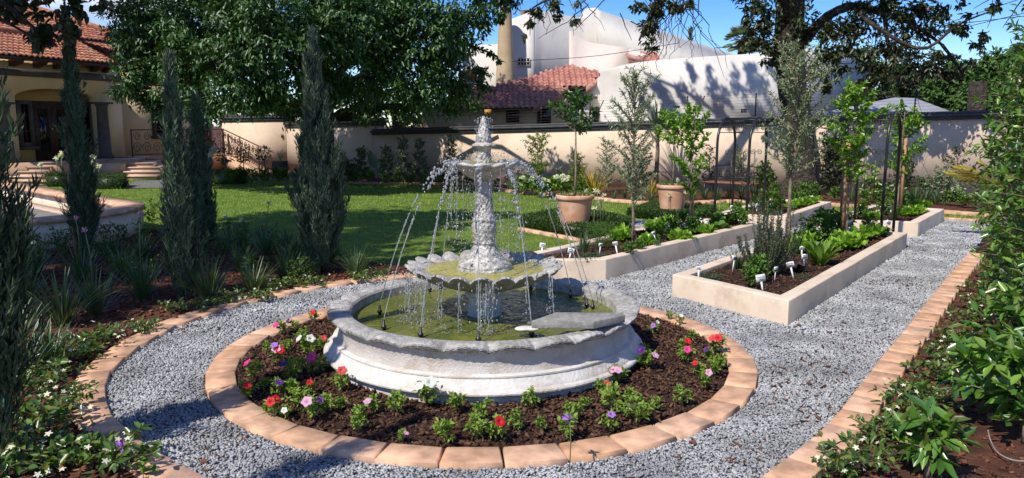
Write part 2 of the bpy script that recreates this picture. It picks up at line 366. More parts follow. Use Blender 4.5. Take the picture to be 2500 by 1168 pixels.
def water(name, col, tint, rough=.03, scale=9, bump=.35):
    m, nt, b, _ = nodes(name); L = nt.links.new
    g = nt.nodes.new('ShaderNodeNewGeometry'); n = nt.nodes.new('ShaderNodeTexNoise'); n.inputs['Scale'].default_value = 3.5; n.inputs['Detail'].default_value = 4
    L(g.outputs['Position'], n.inputs['Vector']); r = ramp(nt, [(.35, col), (.65, tint)]); L(n.outputs['Fac'], r.inputs['Fac']); L(r.outputs['Color'], b.inputs['Base Color'])
    w = nt.nodes.new('ShaderNodeTexNoise'); w.inputs['Scale'].default_value = scale; w.inputs['Detail'].default_value = 3; w.inputs['Distortion'].default_value = 1.2; L(g.outputs['Position'], w.inputs['Vector'])
    bp = nt.nodes.new('ShaderNodeBump'); bp.inputs['Strength'].default_value = bump; bp.inputs['Distance'].default_value = .03; L(w.outputs['Fac'], bp.inputs['Height']); L(bp.outputs['Normal'], b.inputs['Normal'])
    b.inputs['Roughness'].default_value = rough; b.inputs['Specular IOR Level'].default_value = .5; b.inputs['IOR'].default_value = 1.33
    return m
M['pond'] = water('pond_water', (.085, .105, .012), (.16, .165, .024), scale=13, bump=.75)
M['bowlwater'] = water('bowl_water', (.32, .29, .05), (.42, .38, .08), scale=25, bump=.45)
def dropmat():
    m, nt, b, out = nodes('water_drops'); L = nt.links.new
    b.inputs['Base Color'].default_value = (.95, .97, 1, 1); b.inputs['Roughness'].default_value = .04; b.inputs['IOR'].default_value = 1.33; b.inputs['Transmission Weight'].default_value = .8
    b.inputs['Specular IOR Level'].default_value = .8
    return m
M['drop'] = dropmat()
def tartrap(name): pass
# ------------------------------------------------------------------ light
SUN_AZ, SUN_EL = R(219), R(48)
w = bpy.data.worlds.new('World'); SC.world = w; w.use_nodes = True; nt = w.node_tree; LK = nt.links.new
bg = nt.nodes['Background']; sky = nt.nodes.new('ShaderNodeTexSky'); sky.sky_type = 'NISHITA'; sky.sun_disc = False
sky.sun_elevation = SUN_EL; sky.sun_rotation = SUN_AZ; sky.air_density = 1.0; sky.dust_density = .3; sky.ozone_density = 3.0; sky.altitude = 1500
tc = nt.nodes.new('ShaderNodeTexCoord'); mp = nt.nodes.new('ShaderNodeMapping'); mp.inputs['Scale'].default_value = (1, 1, 2.2); mp.inputs['Location'].default_value = (3.1, .6, .35)
cn = nt.nodes.new('ShaderNodeTexNoise'); cn.inputs['Scale'].default_value = 3.6; cn.inputs['Detail'].default_value = 9; cn.inputs['Roughness'].default_value = .58
LK(tc.outputs['Generated'], mp.inputs['Vector']); LK(mp.outputs['Vector'], cn.inputs['Vector'])
cr = ramp(nt, [(.52, (0, 0, 0)), (.64, (1, 1, 1))]); LK(cn.outputs['Fac'], cr.inputs['Fac'])
cm = nt.nodes.new('ShaderNodeMix'); cm.data_type = 'RGBA'; cm.inputs['B'].default_value = (5.2, 5.4, 6.0, 1)
ml = nt.nodes.new('ShaderNodeMath'); ml.operation = 'MULTIPLY'; ml.inputs[1].default_value = .9; LK(cr.outputs['Color'], ml.inputs[0])
LK(ml.outputs[0], cm.inputs['Factor']); hs_ = nt.nodes.new('ShaderNodeHueSaturation'); hs_.inputs['Saturation'].default_value = 1.4; hs_.inputs['Value'].default_value = .98; hs_.inputs['Hue'].default_value = .515; LK(sky.outputs[0], hs_.inputs['Color']); LK(hs_.outputs[0], cm.inputs['A']); LK(cm.outputs['Result'], bg.inputs['Color']); bg.inputs['Strength'].default_value = .15
sl = bpy.data.lights.new('sun', 'SUN'); sl.energy = 4.7; sl.angle = R(.55); sl.color = (1, .945, .86)
so = bpy.data.objects.new('sun', sl); COL.objects.link(so)
sd = np.array([math.sin(SUN_AZ)*math.cos(SUN_EL), math.cos(SUN_AZ)*math.cos(SUN_EL), math.sin(SUN_EL)])
from mathutils import Vector
so.rotation_euler = Vector(tuple(sd)).to_track_quat('Z', 'Y').to_euler(); so.location = tuple(sd*30)
SC.view_settings.view_transform = 'Standard'; SC.view_settings.look = 'None'; SC.view_settings.exposure = .22; SC.view_settings.gamma = 1
SC.cycles.max_bounces = 8; SC.cycles.transparent_max_bounces = 8; SC.cycles.caustics_reflective = False; SC.cycles.caustics_refractive = False
SC.cycles.sample_clamp_indirect = 6

# ------------------------------------------------------------------ key ground outlines
FC = np.array([-.21, 5.67])                              # the fountain's axis
def arc(r, a0, a1, n): return [(FC[0] + r*math.sin(a), FC[1] + r*math.cos(a)) for a in np.linspace(a0, a1, n)]
left_in = [(-.2, 2.9), (-.75, 3.08)] + [tuple(G(*p)[:2]) for p in [(480,1168),(350,1100),(275,1040),(248,975),(262,930),(330,860),(430,800),(600,745),(800,703),(950,686)]] + [(-.75, 8.52), (-.35, 8.55)]
left_in = [(-.35, 2.95), (-.95, 3.16), (-1.58, 3.55), (-2.02, 3.92), (-2.38, 4.3), (-2.66, 4.72), (-2.83, 5.15), (-2.92, 5.7), (-2.9, 6.4), (-2.62, 7.22), (-2.02, 7.95), (-1.4, 8.38), (-.8, 8.62), (-.3, 8.72)]
right_in = [(.55, 2.95), (.95, 3.2), (1.28, 3.57), (1.57, 3.87), (1.89, 4.25), (2.28, 4.79), (2.74, 5.43), (3.43, 6.37), (4.38, 7.68), (5.44, 9.12), (6.24, 10.18), (7.3, 11.6), (8.5, 13.25)]
B1 = [(1.64, 7.62), (2.41, 6.44), (5.62, 10.66), (4.66, 11.40)]     # front-left, front-right, back-right, back-left
A1 = [(-.27, 8.27), (1.07, 8.02), (3.87, 11.65), (2.93, 12.39)]
A1[1] = tuple(G(1479, 687)[:2])
A2 = [(3.52, 12.95), (4.52, 12.42), (6.30, 14.88), (5.32, 15.62)]
B2 = [(5.0, 11.95), (6.33, 11.70), (7.80, 13.60), (6.83, 14.35)]
PH = {0: .235, 1: .25, 2: .25, 3: .25}

# ------------------------------------------------------------------ ground sheets
g = FM(); g.add([(-400, -60, -.03), (400, -60, -.03), (400, 900, -.03), (-400, 900, -.03)], [(0, 1, 2, 3)])
struct(g.build('ground', M['soil']), 'bare earth under and around the garden')
lawn_poly = [(-16, 8.9), (-6.2, 12.4), (-4.6, 11.3), (-2.6, 9.6), (-1.2, 8.85), (-.2, 8.4), (0, 8.4), (3.3, 12.5), (5.2, 15.8), (6.6, 14.8), (9.5, 12.4), (12, 14), (12, 18), (4, 22.5), (0, 24.2), (-10, 28.5), (-20, 30)]
g = FM(); g.add([(x, y, -.012) for x, y in lawn_poly], [tuple(range(len(lawn_poly)))])
struct(g.build('lawn', M['lawn']), 'green mown lawn between the beds and the boundary wall')
gravel_poly = [(-.6, -3), (-.6, 2.8)] + left_in + [(-.3, 8.9), (.35, 9.3)] + [(2.9, 12.4), (2.0, 13.0), (2.35, 13.75), (3.4, 13.05), (5.3, 15.55), (6.4, 14.95), (8.3, 13.55)] + right_in[::-1] + [(.55, 2.8), (.9, -3)]
gravel_poly = [(-1.2, -3)] + left_in + [(-.3, 8.9), (.35, 9.3), (2.7, 12.3), (1.75, 12.85), (2.3, 13.9), (3.4, 13.2), (5.25, 15.65), (6.5, 14.95), (8.35, 13.6)] + right_in[::-1] + [(1.2, -3)]
g = sheet(gravel_poly, .1, lambda x, y: .004 + .004*wob(x, y, .6))
struct(g.build('gravel_path', M['gravelbed'], smooth=True), 'grey gravel path around the fountain and between the beds')
solid = [B1, A1, A2, B2]
def pebbles(n, ymin, ymax, s):
    P = scatter(gravel_poly, n*2); P = P[(P[:, 1] > ymin) & (P[:, 1] < ymax)]
    k = np.hypot(P[:, 0]-FC[0], P[:, 1]-FC[1]) > 2.02
    for q in solid: k &= ~inside(P, q)
    P = P[k]; P = P[np.abs(P[:, 0]/np.maximum(P[:, 1], .5)) < .72]
    return np.c_[P, .006 + .004*wob(P[:, 0], P[:, 1], .6) + rng.uniform(0, .012, len(P))], s*rng.uniform(.65, 1.25, len(P))
g = FM()
for n, a, b, s in [(225000, 2.4, 6.2, .017), (110000, 6.2, 9.5, .023), (40000, 9.5, 16, .035)]:
    P, s = pebbles(n, a, b, s); chips(g, P, s, .5, 1.35)
stuff(g.build('loose_gravel', M['pebble']), 'loose grey stone chips covering the garden path', 'gravel')
n = 420; C = np.array([[1.75, 4.4], [2.2, 5.3], [2.7, 6.0], [-1.6, 3.8], [1.2, 3.6], [4.2, 8.2], [-2.6, 6.6], [2.0, 4.9]])[rng.integers(8, size=n)]; P = C + rng.normal(size=(n, 2))*.22; P = P[inside(P, gravel_poly) & (np.hypot(P[:, 0]-FC[0], P[:, 1]-FC[1]) > 2.06)]
stuff(chips(FM(), np.c_[P, np.full(len(P), .026)], rng.uniform(.012, .05, len(P)), .12, 4).build('leaf_litter', M['bark_red']), 'brown twig and leaf litter scattered over the gravel', 'litter')
# gravel apron in front of the house steps
q = [G(*p)[:2] for p in [(290, 461), (405, 459), (470, 452), (520, 444), (500, 436), (330, 444)]]
g = FM(); g.add([(x, y, .006) for x, y in q], [tuple(range(6))]); struct(g.build('gravel_apron', M['gravelbed']), 'small patch of grey gravel at the foot of the house steps')

# grass
def grass(n, ymin, ymax, L, wd):
    P = scatter(lawn_poly, n); k = (P[:, 1] > ymin) & (P[:, 1] < ymax) & (np.abs(P[:, 0])/P[:, 1] < .72) & ~inside(P, gravel_poly)
    P = P[k]; n = len(P); az = rng.uniform(0, 2*PI, n); t = rng.uniform(.25, 1.1, n); L = L*rng.uniform(.6, 1.2, n)
    L *= .75 + .4*(np.sin(P[:, 1]*3.1 + .8*np.sin(P[:, 0]*1.3)) > 0) * rng.uniform(0, 1, n)
    Dv = np.stack([np.cos(az)*np.sin(t), np.sin(az)*np.sin(t), np.cos(t)], 1); S = np.stack([-np.sin(az), np.cos(az), 0*az], 1)
    B = np.c_[P, np.full(n, -.014)]
    return np.stack([B - S*wd, B + S*wd, B + Dv*L[:, None]], 1).reshape(-1, 3), (np.arange(n)*3)[:, None] + np.array([[0, 1, 2]])
g = FM()
for a in [(120000, 8, 14, .05, .006), (110000, 14, 19, .05, .009), (60000, 19, 29, .055, .012)]: g.add(*grass(*a))
stuff(g.build('lawn_grass', M['grass']), 'short green blades of the mown lawn', 'grass')

# ------------------------------------------------------------------ paver edgings
def edging(name, line, wdt, side, step, z0, h, label, closed=False):
    """pavers laid end to end along a line; side = +1 grows to the left of travel"""
    line = np.asarray(line, float)[:, :2]
    pts = resample(np.concatenate([line, line[:1]]) if closed else line, step)
    if closed: pts = pts[:-1]
    n = len(pts); t = (np.roll(pts, -1, 0) - np.roll(pts, 1, 0)) if closed else np.gradient(pts, axis=0)
    t /= np.linalg.norm(t, axis=1, keepdims=True); nr = np.stack([-t[:, 1], t[:, 0]], 1)*side
    fm = FM(); m = n if closed else n-1
    for i in range(m):
        j = (i+1) % n; a, b = pts[i], pts[j]; d = (b-a)/np.linalg.norm(b-a); gp = rng.uniform(.004, .009)
        c0 = a + d*gp; c1 = b - d*gp; c2 = b + nr[j]*wdt - d*gp; c3 = a + nr[i]*wdt + d*gp
        z = h + rng.uniform(-.0025, .0025, 4); e = .008
        o = np.array([c0, c1, c2, c3]); ce = o.mean(0); inn = o + (ce - o)*np.array([[.03]]) 
        V = [(*p, z0) for p in o] + [(*p, zz - e) for p, zz in zip(o, z)] + [(*p, zz) for p, zz in zip(o + (ce-o)/np.linalg.norm(ce-o, axis=1, keepdims=True)*e*1.5, z)]
        Fs = [(8, 9, 10, 11)] + [(k, (k+1) % 4, 4 + (k+1) % 4, 4+k) for k in range(4)] + [(4+k, 4+(k+1) % 4, 8+(k+1) % 4, 8+k) for k in range(4)]
        if side < 0: Fs = [f[::-1] for f in Fs]
        fm.add(V, Fs)
    o = fm.build(name, M['paver'])
    return tag(o, label, 'edging')
ring_line = arc(1.82, 0, 2*PI, 120)[:-1]
edging('paver_edging', ring_line, .195, 1, .305, -.02, .042, 'closed ring of terracotta pavers around the petunia bed', True)
edging('paver_edging', left_in, .2, 1, .315, -.02, .045, 'curved terracotta paver border between the shaded agapanthus bed and the gravel')
edging('paver_edging', right_in[:11], .185, -1, .30, -.02, .045, 'long terracotta paver border between gravel path and the jasmine bed')
edging('paver_edging', [(-.3, 8.72), (.32, 9.35), (.75, 9.9), (1.25, 10.55), (1.75, 11.25), (2.4, 12.15), (2.65, 12.5)], .14, 1, .3, -.02, .04, 'narrow paver strip along the lawn side of the long planter')
lawn_edge = [tuple(G(*p)[:2]) for p in [(530, 430), (700, 440), (860, 449), (1010, 450), (1140, 452), (1255, 472), (1400, 482), (1530, 496), (1640, 500)]] + [(5.2, 17.3), (6.9, 16.6), (8.2, 15.6), (9.3, 14.4), (9.9, 13.2)]
edging('paver_edging', lawn_edge, .2, 1, .34, -.02, .05, 'far terracotta border between the lawn and the wall shrubs')
edging('paver_edging', [(5.35, 15.85), (6.5, 15.1), (8.55, 13.72)], .13, 1, .3, -.02, .035, 'low paver strip behind the back planters where the gravel meets lawn')

# ------------------------------------------------------------------ soil of the beds
fm = FM(); nr_, na_ = 10, 140; rr = np.linspace(1.0, 1.85, nr_); aa = np.linspace(0, 2*PI, na_, endpoint=False)
V = [(FC[0]+r*math.sin(a), FC[1]+r*math.cos(a), .014 + .022*math.sin((r-1)/.86*PI) + .009*wob(r*6*math.sin(a), r*6*math.cos(a), 1) + rng.uniform(-.005, .005)) for r in rr for a in aa]
i = np.arange(na_); j = (i+1) % na_
fm.add(V, np.concatenate([np.stack([k*na_+i, (k+1)*na_+i, (k+1)*na_+j, k*na_+j], 1) for k in range(nr_-1)]))
struct(fm.build('ring_bed_soil', M['mulch'], smooth=True), 'dark mulch in the circular bed round the fountain')
n = 9000; a = rng.uniform(0, 2*PI, n); r = np.sqrt(rng.uniform(1.12**2, 1.80**2, n))
P = np.stack([FC[0]+r*np.sin(a), FC[1]+r*np.cos(a), .022 + .022*np.sin((r-1)/.86*PI) + .009*wob(r*6*np.sin(a), r*6*np.cos(a), 1) + rng.uniform(-.004, .008, n)], 1)
stuff(chips(FM(), P, rng.uniform(.012, .05, n), .3, 2.6).build('bark_mulch', M['bark']), 'dark bark chips spread over the circular flower bed', 'mulch')

left_out = resample(np.array(left_in), .2); tt = np.gradient(left_out, axis=0); tt /= np.linalg.norm(tt, axis=1, keepdims=True)
left_out = left_out + np.stack([-tt[:, 1], tt[:, 0]], 1)*.16
left_bed = [tuple(p) for p in left_out] + [(-.5, 8.95), (-1.2, 9.05), (-2.5, 9.8), (-4.4, 11.4), (-6.1, 12.5), (-9, 10.5), (-9, 2), (-1.2, 1.5)]
zl = lambda x, y: .03 + .025*wob(x, y, .7)
struct(sheet(left_bed, .1, zl).build('shaded_bed_soil', M['soil'], smooth=True), 'reddish soil of the shaded border under the cypresses')
P = scatter(left_bed, 16000); k = np.abs(P[:, 0])/P[:, 1] < .75; P = P[k]
stuff(chips(FM(), np.c_[P, zl(P[:, 0], P[:, 1]) + .01], rng.uniform(.015, .06, len(P)), .3, 2.4).build('bark_mulch', M['bark_red']), 'reddish bark chips under the shaded cypress border', 'mulch')
rb = resample(np.array(right_in), .2); tt = np.gradient(rb, axis=0); tt /= np.linalg.norm(tt, axis=1, keepdims=True); rb = rb + np.stack([tt[:, 1], -tt[:, 0]], 1)*.15
right_bed = [tuple(p) for p in rb] + [(10.5, 13.2), (10.5, 2), (1.0, 1.2)]
zr = lambda x, y: .005 + .03*wob(x, y, .8)
struct(sheet(right_bed, .1, zr).build('jasmine_bed_soil', M['soil'], smooth=True), 'red soil of the sunny jasmine border')
P = scatter(right_bed, 14000); P = P[P[:, 0]/P[:, 1] < .75]
stuff(chips(FM(), np.c_[P, zr(P[:, 0], P[:, 1]) + .006], rng.uniform(.012, .05, len(P)), .35, 2.2).build('bark_mulch', M['bark_red']), 'reddish bark chips in the jasmine border beside the path', 'mulch')
WA, WB = (-4.4, 24.35), (12.6, 17.0)                      # foot of the boundary wall
le = resample(np.array(lawn_edge), .3)
wall_bed = [tuple(p + np.array([.02, .12])) for p in le] + [(13.5, 13), (13.5, 17.2)] + [(WB[0], WB[1]), (WA[0], WA[1]), (-4.4, 26.2), (-11, 28)]
zw = lambda x, y: .03 + .03*wob(x, y, .6)
struct(sheet(wall_bed, .2, zw).build('wall_bed_soil', M['soil'], smooth=True), 'soil of the planted strip below the boundary wall')

# ------------------------------------------------------------------ raised planters
def offs(poly, d):
    n = len(poly); P = np.array(poly, float); out = []
    for i in range(n):
        a, b, c = P[i-1], P[i], P[(i+1) % n]
        d1 = (b-a)/np.linalg.norm(b-a); d2 = (c-b)/np.linalg.norm(c-b)
        n1 = np.array([-d1[1], d1[0]]); n2 = np.array([-d2[1], d2[0]]); m = n1 + n2; m = m/np.dot(m, n1)
        out.append(b + m*d)
    return out
SOIL = {}
def planter(poly, h, label, thick=.14):
    c = np.mean(poly, 0); P = [np.array(p) - c for p in poly]
    a = sum(P[i][0]*P[(i+1) % 4][1] - P[(i+1) % 4][0]*P[i][1] for i in range(4))
    if a < 0: P = P[::-1]
    t = thing('raised_planter', label, 'planter', (c[0], c[1], 0), group='raised masonry beds')
    I = offs(P, thick); V = []; n = 4; N = 14
    O2 = []; I2 = []
    for i in range(4):
        for k in range(N):
            u = k/N; O2.append(P[i]*(1-u) + P[(i+1) % 4]*u); I2.append(I[i]*(1-u) + I[(i+1) % 4]*u)
    m = len(O2); dz = lambda q: .004*wob(q[0]+c[0], q[1]+c[1], 1.6); jt = lambda: rng.uniform(-.0025, .0025, 2)
    O2 = [q + (jt() if i % N else 0) for i, q in enumerate(O2)]
    I2 = [q + (jt() if i % N else 0) for i, q in enumerate(I2)]
    V = [(*q, -.05) for q in O2] + [(*q, h + dz(q)) for q in O2] + [(*q, h + dz(q)) for q in I2] + [(*q, h-.12) for q in I2]
    Fs = []
    for i in range(m):
        j = (i+1) % m
        Fs += [(i, j, m+j, m+i), (m+i, m+j, 2*m+j, 2*m+i), (2*m+i, 2*m+j, 3*m+j, 3*m+i)]
    o = FM().add(V, Fs).build('masonry_wall', M['plaster'], t, smooth=False)
    bv = o.modifiers.new('round', 'BEVEL'); bv.width = .012; bv.segments = 3; bv.limit_method = 'ANGLE'; bv.angle_limit = R(40)
    for p_ in o.data.polygons: p_.use_smooth = True
    nx, ny = 40, 16; I4 = [I[0], I[1], I[2], I[3]]; V = []
    for a_ in np.linspace(-.005, 1.005, nx):
        for b_ in np.linspace(-.005, 1.005, ny):
            q = (I4[0]*(1-a_) + I4[3]*a_)*(1-b_) + (I4[1]*(1-a_) + I4[2]*a_)*b_
            V.append((*q, h-.045 + .014*wob(q[0]+c[0], q[1]+c[1], 2) + rng.uniform(-.004, .004)))
    q = [(i*ny+j, (i+1)*ny+j, (i+1)*ny+j+1, i*ny+j+1) for i in range(nx-1) for j in range(ny-1)]
    FM().add(V, q).build('soil', M['mulch'], t, smooth=True)
    IP = [tuple(x) for x in I]; area = 3.5; S = scatter(IP, 2600)
    Z = h - .036 + .014*wob(S[:, 0]+c[0], S[:, 1]+c[1], 2)
    ch = chips(FM(), np.c_[S, Z], rng.uniform(.012, .045, len(S)), .3, 2.4).build('bark_chips', M['bark'], t); ch['kind'] = 'stuff'
    return t
planter(B1, .235, 'cream raised bed holding the tall rosemary bush, sharp corner towards the fountain ring')
planter(A1, .25, 'long cream plastered raised bed behind the fountain, alongside the potted lemon trees')
planter(A2, .25, 'cream plastered raised bed at the far end beyond the wide iron arch')
planter(B2, .25, 'short cream plastered raised bed beyond the narrow iron arch beside the open gravel')
ZS = .2
# ------------------------------------------------------------------ the fountain
ft = thing('fountain', 'tiered cast stone fountain with a scalloped basin, shell bowl and running water', 'fountain', (FC[0], FC[1], 0))
# base plinth and basin
NB = 288
fm = FM(); lathe(fm, [(1.162, -.06), (1.165, .03), (1.168, .086), (1.2, .09), (1.208, .096), (1.21, .106), (1.205, .116), (1.192, .121), (1.18, .124), (1.176, .134), (1.16, .152), (1.143, .172), (1.136, .186), (1.142, .19), (1.142, .2), (1.128, .206), (1.1, .208)], 144, cap=False)
fm.build('plinth', M['stone'], ft, smooth='edge')
def scal(nl, az, ar, r0, flat=1.0):
    def f(th, r, z):
        k = np.clip((r - r0[0])/(r0[1]-r0[0]), 0, 1)
        w_ = np.abs(np.sin(th*nl/2)); ww = (w_**.8)*2 - 1.1
        return r + ar*k*ww, z + az*k*ww
    return f
fm = FM(); lathe(fm, [(1.112, .203), (1.102, .225), (1.095, .26), (1.097, .29), (1.105, .32), (1.112, .345)], 144, cap=False); fm.build('basin_wall', M['wallstone'], ft, smooth=True)
fl = lambda th, r, z: (r + .0025*np.sin(th*190), z)
pr = [(1.1, .335), (1.118, .345), (1.135, .353), (1.148, .360), (1.156, .366), (1.146, .369), (1.160, .374), (1.161, .386), (1.15, .394), (1.13, .399), (1.09, .402), (1.045, .4), (1.015, .394), (1.002, .38), (.998, .33), (.99, .2)]
sb = scal(25, .019, .018, (1.03, 1.14))
def rimmod(th, r, z):
    r2, z2 = sb(th, r, z)
    if 1.0 < r[0] < 1.18: r2 = r2; z2 = z2 + .0026*np.sin(th*150) * (r[0] > 1.03)
    return r2, z2
fm = FM(); lathe(fm, pr, 600, mod=rimmod, cap=False); fm.build('scalloped_rim', M['rimstone'], ft, smooth='edge')
fm = FM(); lathe(fm, [(1.0, .12), (.6, .115), (.02, .115)], 64, cap=False); fm.build('basin_floor', M['slab'], ft, smooth=True)
# water of the basin
def disc(r, z, nr, na, amp):
    V = [(0, 0, z)]; 
    for k in range(1, nr+1):
        for a in np.linspace(0, 2*PI, na, endpoint=False):
            rr = r*k/nr; x, y = rr*math.cos(a), rr*math.sin(a)
            V.append((x, y, z + amp*(math.sin(rr*38 + 2*math.sin(a*3)) + wob(x*9, y*9, 1)) * (k < nr)))
    Fs = [(0, 1+i, 1+(i+1) % na) for i in range(na)]
    for k in range(nr-1):
        Fs += [(1+k*na+i, 1+(k+1)*na+i, 1+(k+1)*na+(i+1) % na, 1+k*na+(i+1) % na) for i in range(na)]
    return FM().add(V, Fs)
disc(.999, .315, 40, 160, .0022).build('basin_water', M['pond'], ft, smooth=True)
# fluted foot
fm = FM(); flu = lambda th, r, z: (r*(1 - .055*np.abs(np.sin(th*9))), z)
lathe(fm, [(.17, .12), (.17, .3), (.135, .31), (.128, .33), (.125, .45), (.128, .465)], 108, mod=flu); lathe(fm, [(.128, .46), (.15, .47), (.152, .49), (.138, .505), (.12, .515)], 64)
fm.build('fluted_foot', M['stone'], ft, smooth=True)
# shell bowl
sh = scal(22, .026, .024, (.36, .56))
def shell(th, r, z):
    r2, z2 = sh(th, r, z); k = np.clip((r-.2)/.36, 0, 1)
    return r2 + .006*k*np.sin(th*22*5), z2
pr = [(.12, .51), (.2, .525), (.3, .55), (.4, .585), (.48, .625), (.535, .66), (.565, .672), (.578, .684), (.57, .694), (.545, .694), (.5, .682), (.46, .668), (.42, .648), (.3, .63), (.02, .62)]
fm = FM(); lathe(fm, pr, 420, mod=shell, cap=False); fm.build('shell_bowl', M['rimstone'], ft, smooth='edge')
disc(.47, .668, 16, 96, .003).build('bowl_water', M['bowlwater'], ft, smooth=True)
# column, upper bowl, finial: wet and rough
def rough(amp, k=1):
    def f(th, r, z):
        x = r*np.cos(th); y = r*np.sin(th)
        return r + amp*(np.sin(th*7 + z*60*k) * np.cos(z*95*k - th*4) + .7*np.sin(th*13 - z*140) + rng.uniform(-.7, .7, len(th))), z
    return f
def dense(prof, step=.008):
    p = np.array(prof, float); return [tuple(x) for x in resample(p, step)]
colp = [(.205, .655), (.21, .675), (.2, .69), (.205, .70), (.195, .715), (.165, .74), (.135, .77), (.11, .80), (.086, .84), (.076, .86), (.09, .87), (.078, .885), (.084, .92), (.092, .97), (.09, 1.01), (.08, 1.03), (.09, 1.04), (.08, 1.06), (.07, 1.1), (.06, 1.2), (.062, 1.3), (.075, 1.33), (.062, 1.345)]
fm = FM(); lathe(fm, dense(colp), 72, mod=rough(.0026), cap=False); fm.build('column', M['wetstone'], ft, smooth=True)
ub = scal(10, .008, .01, (.15, .24))
def ubm(th, r, z):
    r, z = ub(th, r, z); return rough(.0025)(th, r, z)
fm = FM(); lathe(fm, dense([(.06, 1.335), (.085, 1.35), (.14, 1.38), (.19, 1.42), (.235, 1.445), (.25, 1.455), (.25, 1.468), (.24, 1.475), (.2, 1.462), (.1, 1.452), (.05, 1.45)], .01), 120, mod=ubm, cap=False); fm.build('upper_bowl', M['wetstone'], ft, smooth=True)
disc(.215, 1.468, 8, 48, .003).build('upper_bowl_water', M['bowlwater'], ft, smooth=True)
fm = FM(); lathe(fm, dense([(.062, 1.45), (.056, 1.5), (.05, 1.56), (.06, 1.585), (.088, 1.592), (.09, 1.602), (.07, 1.612), (.055, 1.62)], .007), 64, mod=rough(.003)); fm.build('upper_stem', M['wetstone'], ft, smooth=True)
def lean(th, r, z): r, z = rough(.0028, 1.2)(th, r, z); return r, z
fm = FM(); lathe(fm, dense([(.052, 1.61), (.058, 1.635), (.054, 1.665), (.044, 1.70), (.035, 1.73), (.027, 1.755), (.02, 1.78), (.012, 1.80), (.002, 1.815)], .006), 48, mod=lean); fm.build('pinecone_finial', M['wetstone'], ft, smooth=True)
# jets: nozzles in the basin throwing water to the upper bowl
def jet(px, py, tx, tz, ty=0.0, name='water_jet'):
    b = G(px, py, .34); b[:2] -= FC; rr = math.hypot(b[0], b[1])
    if rr > .93: b[:2] *= .93/rr
    tgt = np.array([tx, ty, tz]); fm = FM(); lathe(fm, [(.012, .25), (.012, .325), (.02, .33), (.02, .345), (.009, .35), (.009, .385)], 10, (b[0], b[1], 0)); fm.build('nozzle', M['iron'], ft, smooth=True)
    t = np.linspace(0, 1, 260); z0 = .385
    P = np.stack([b[0] + (tgt[0]-b[0])*t, b[1] + (tgt[1]-b[1])*t, z0 + (tgt[2]-z0)*(1.95*t - .95*t*t)], 1)
    fm = FM(); k = 110; tube(fm, P[:k:3], np.array([.0036]*len(P[:k:3])) * rng.uniform(.7, 1.4, len(P[:k:3])), 5)
    idx = np.sort(rng.integers(60, 260, 70)); u = (idx-60)/200.0; n = len(idx)
    keep = rng.uniform(size=n) < (1 - .25*u); idx = idx[keep]; u = u[keep]; n = len(idx)
    Q = P[idx] + rng.normal(size=(n, 3))*(.002 + .009*u)[:, None]
    st = np.stack([1+0*u, 1+0*u, 1.9-.7*u], 1)
    blobs(fm, Q, (.0033 + .0070*u)*rng.choice([.5, .8, 1, 1.35], n), st*rng.uniform(.7, 1.5, (n, 3)))
    m = 14; Q = P[rng.integers(190, 260, m)] + rng.normal(size=(m, 3))*.02; blobs(fm, Q, rng.uniform(.002, .006, m))
    fm.build(name, M['drop'], ft, smooth=True)['kind'] = 'stuff'
for a in [(927, 760, -.21, 1.49, -.02), (937, 797, -.2, 1.485, -.06), (1027, 816, -.17, 1.48, -.12), (1010, 690, -.2, 1.47, .06), (1077, 703, -.17, 1.47, .12),
          (1168, 827, -.02, 1.465, -.22), (1298, 814, .15, 1.48, -.15), (1393, 720, .2, 1.48, .06), (1433, 744, .2, 1.485, -.02), (1447, 748, .21, 1.49, .02), (1296, 703, .14, 1.47, .16)]: jet(*a)
# spills over the lip of the shell bowl and the veil under the upper bowl
def spill(az, r, z0, z1, n, wd, name='water_spill', rad=.0045):
    fm = FM(); x, y = r*math.sin(az), -r*math.cos(az)
    for _ in range(max(1, n//14)):
        o = rng.normal(size=2)*wd; L = rng.uniform(.3, 1); zz = np.linspace(z0, z0-(z0-z1)*L, 14)
        path = np.stack([x*(1 + .05*(1-(zz-z1)/(z0-z1))) + o[0] + .003*rng.normal(size=14), y*(1+.05*(1-(zz-z1)/(z0-z1))) + o[1] + .003*rng.normal(size=14), zz], 1)
        tube(fm, path, rng.uniform(.3, 1, 14)*rad, 5)
    P = np.stack([x*1.03 + rng.normal(size=n)*wd*1.3, y*1.03 + rng.normal(size=n)*wd*1.3, rng.uniform(z1, z0, n)], 1)
    blobs(fm, P, rng.uniform(.0025, .007, n), np.tile([1, 1, 1.8], (n, 1)))
    m = n//2; P = np.stack([x*1.05 + rng.normal(size=m)*.05, y*1.05 + rng.normal(size=m)*.05, z1 + np.abs(rng.normal(size=m))*.02], 1); blobs(fm, P, rng.uniform(.002, .006, m))
    fm.build(name, M['drop'], ft, smooth=True)['kind'] = 'stuff'
for az, n, wd in [(-1.32, 80, .03), (-1.05, 60, .025), (-.78, 50, .02), (-.52, 40, .015), (0.02, 90, .025), (.12, 50, .02), (.95, 50, .012), (-.25, 30, .012), (.55, 24, .012)]: spill(az, .578, .675, .32, n, wd)
for az in np.linspace(-2.2, 2.2, 12): spill(az, .25, 1.44, rng.uniform(.75, 1.05), 22, .014, 'water_veil', .0026)
fm = FM(); n = 700; a = rng.uniform(0, 2*PI, n); zz = rng.uniform(.69, 1.45, n); r = .09 + np.abs(rng.normal(size=n))*.05
blobs(fm, np.stack([r*np.cos(a), r*np.sin(a), zz], 1), rng.uniform(.002, .0055, n))
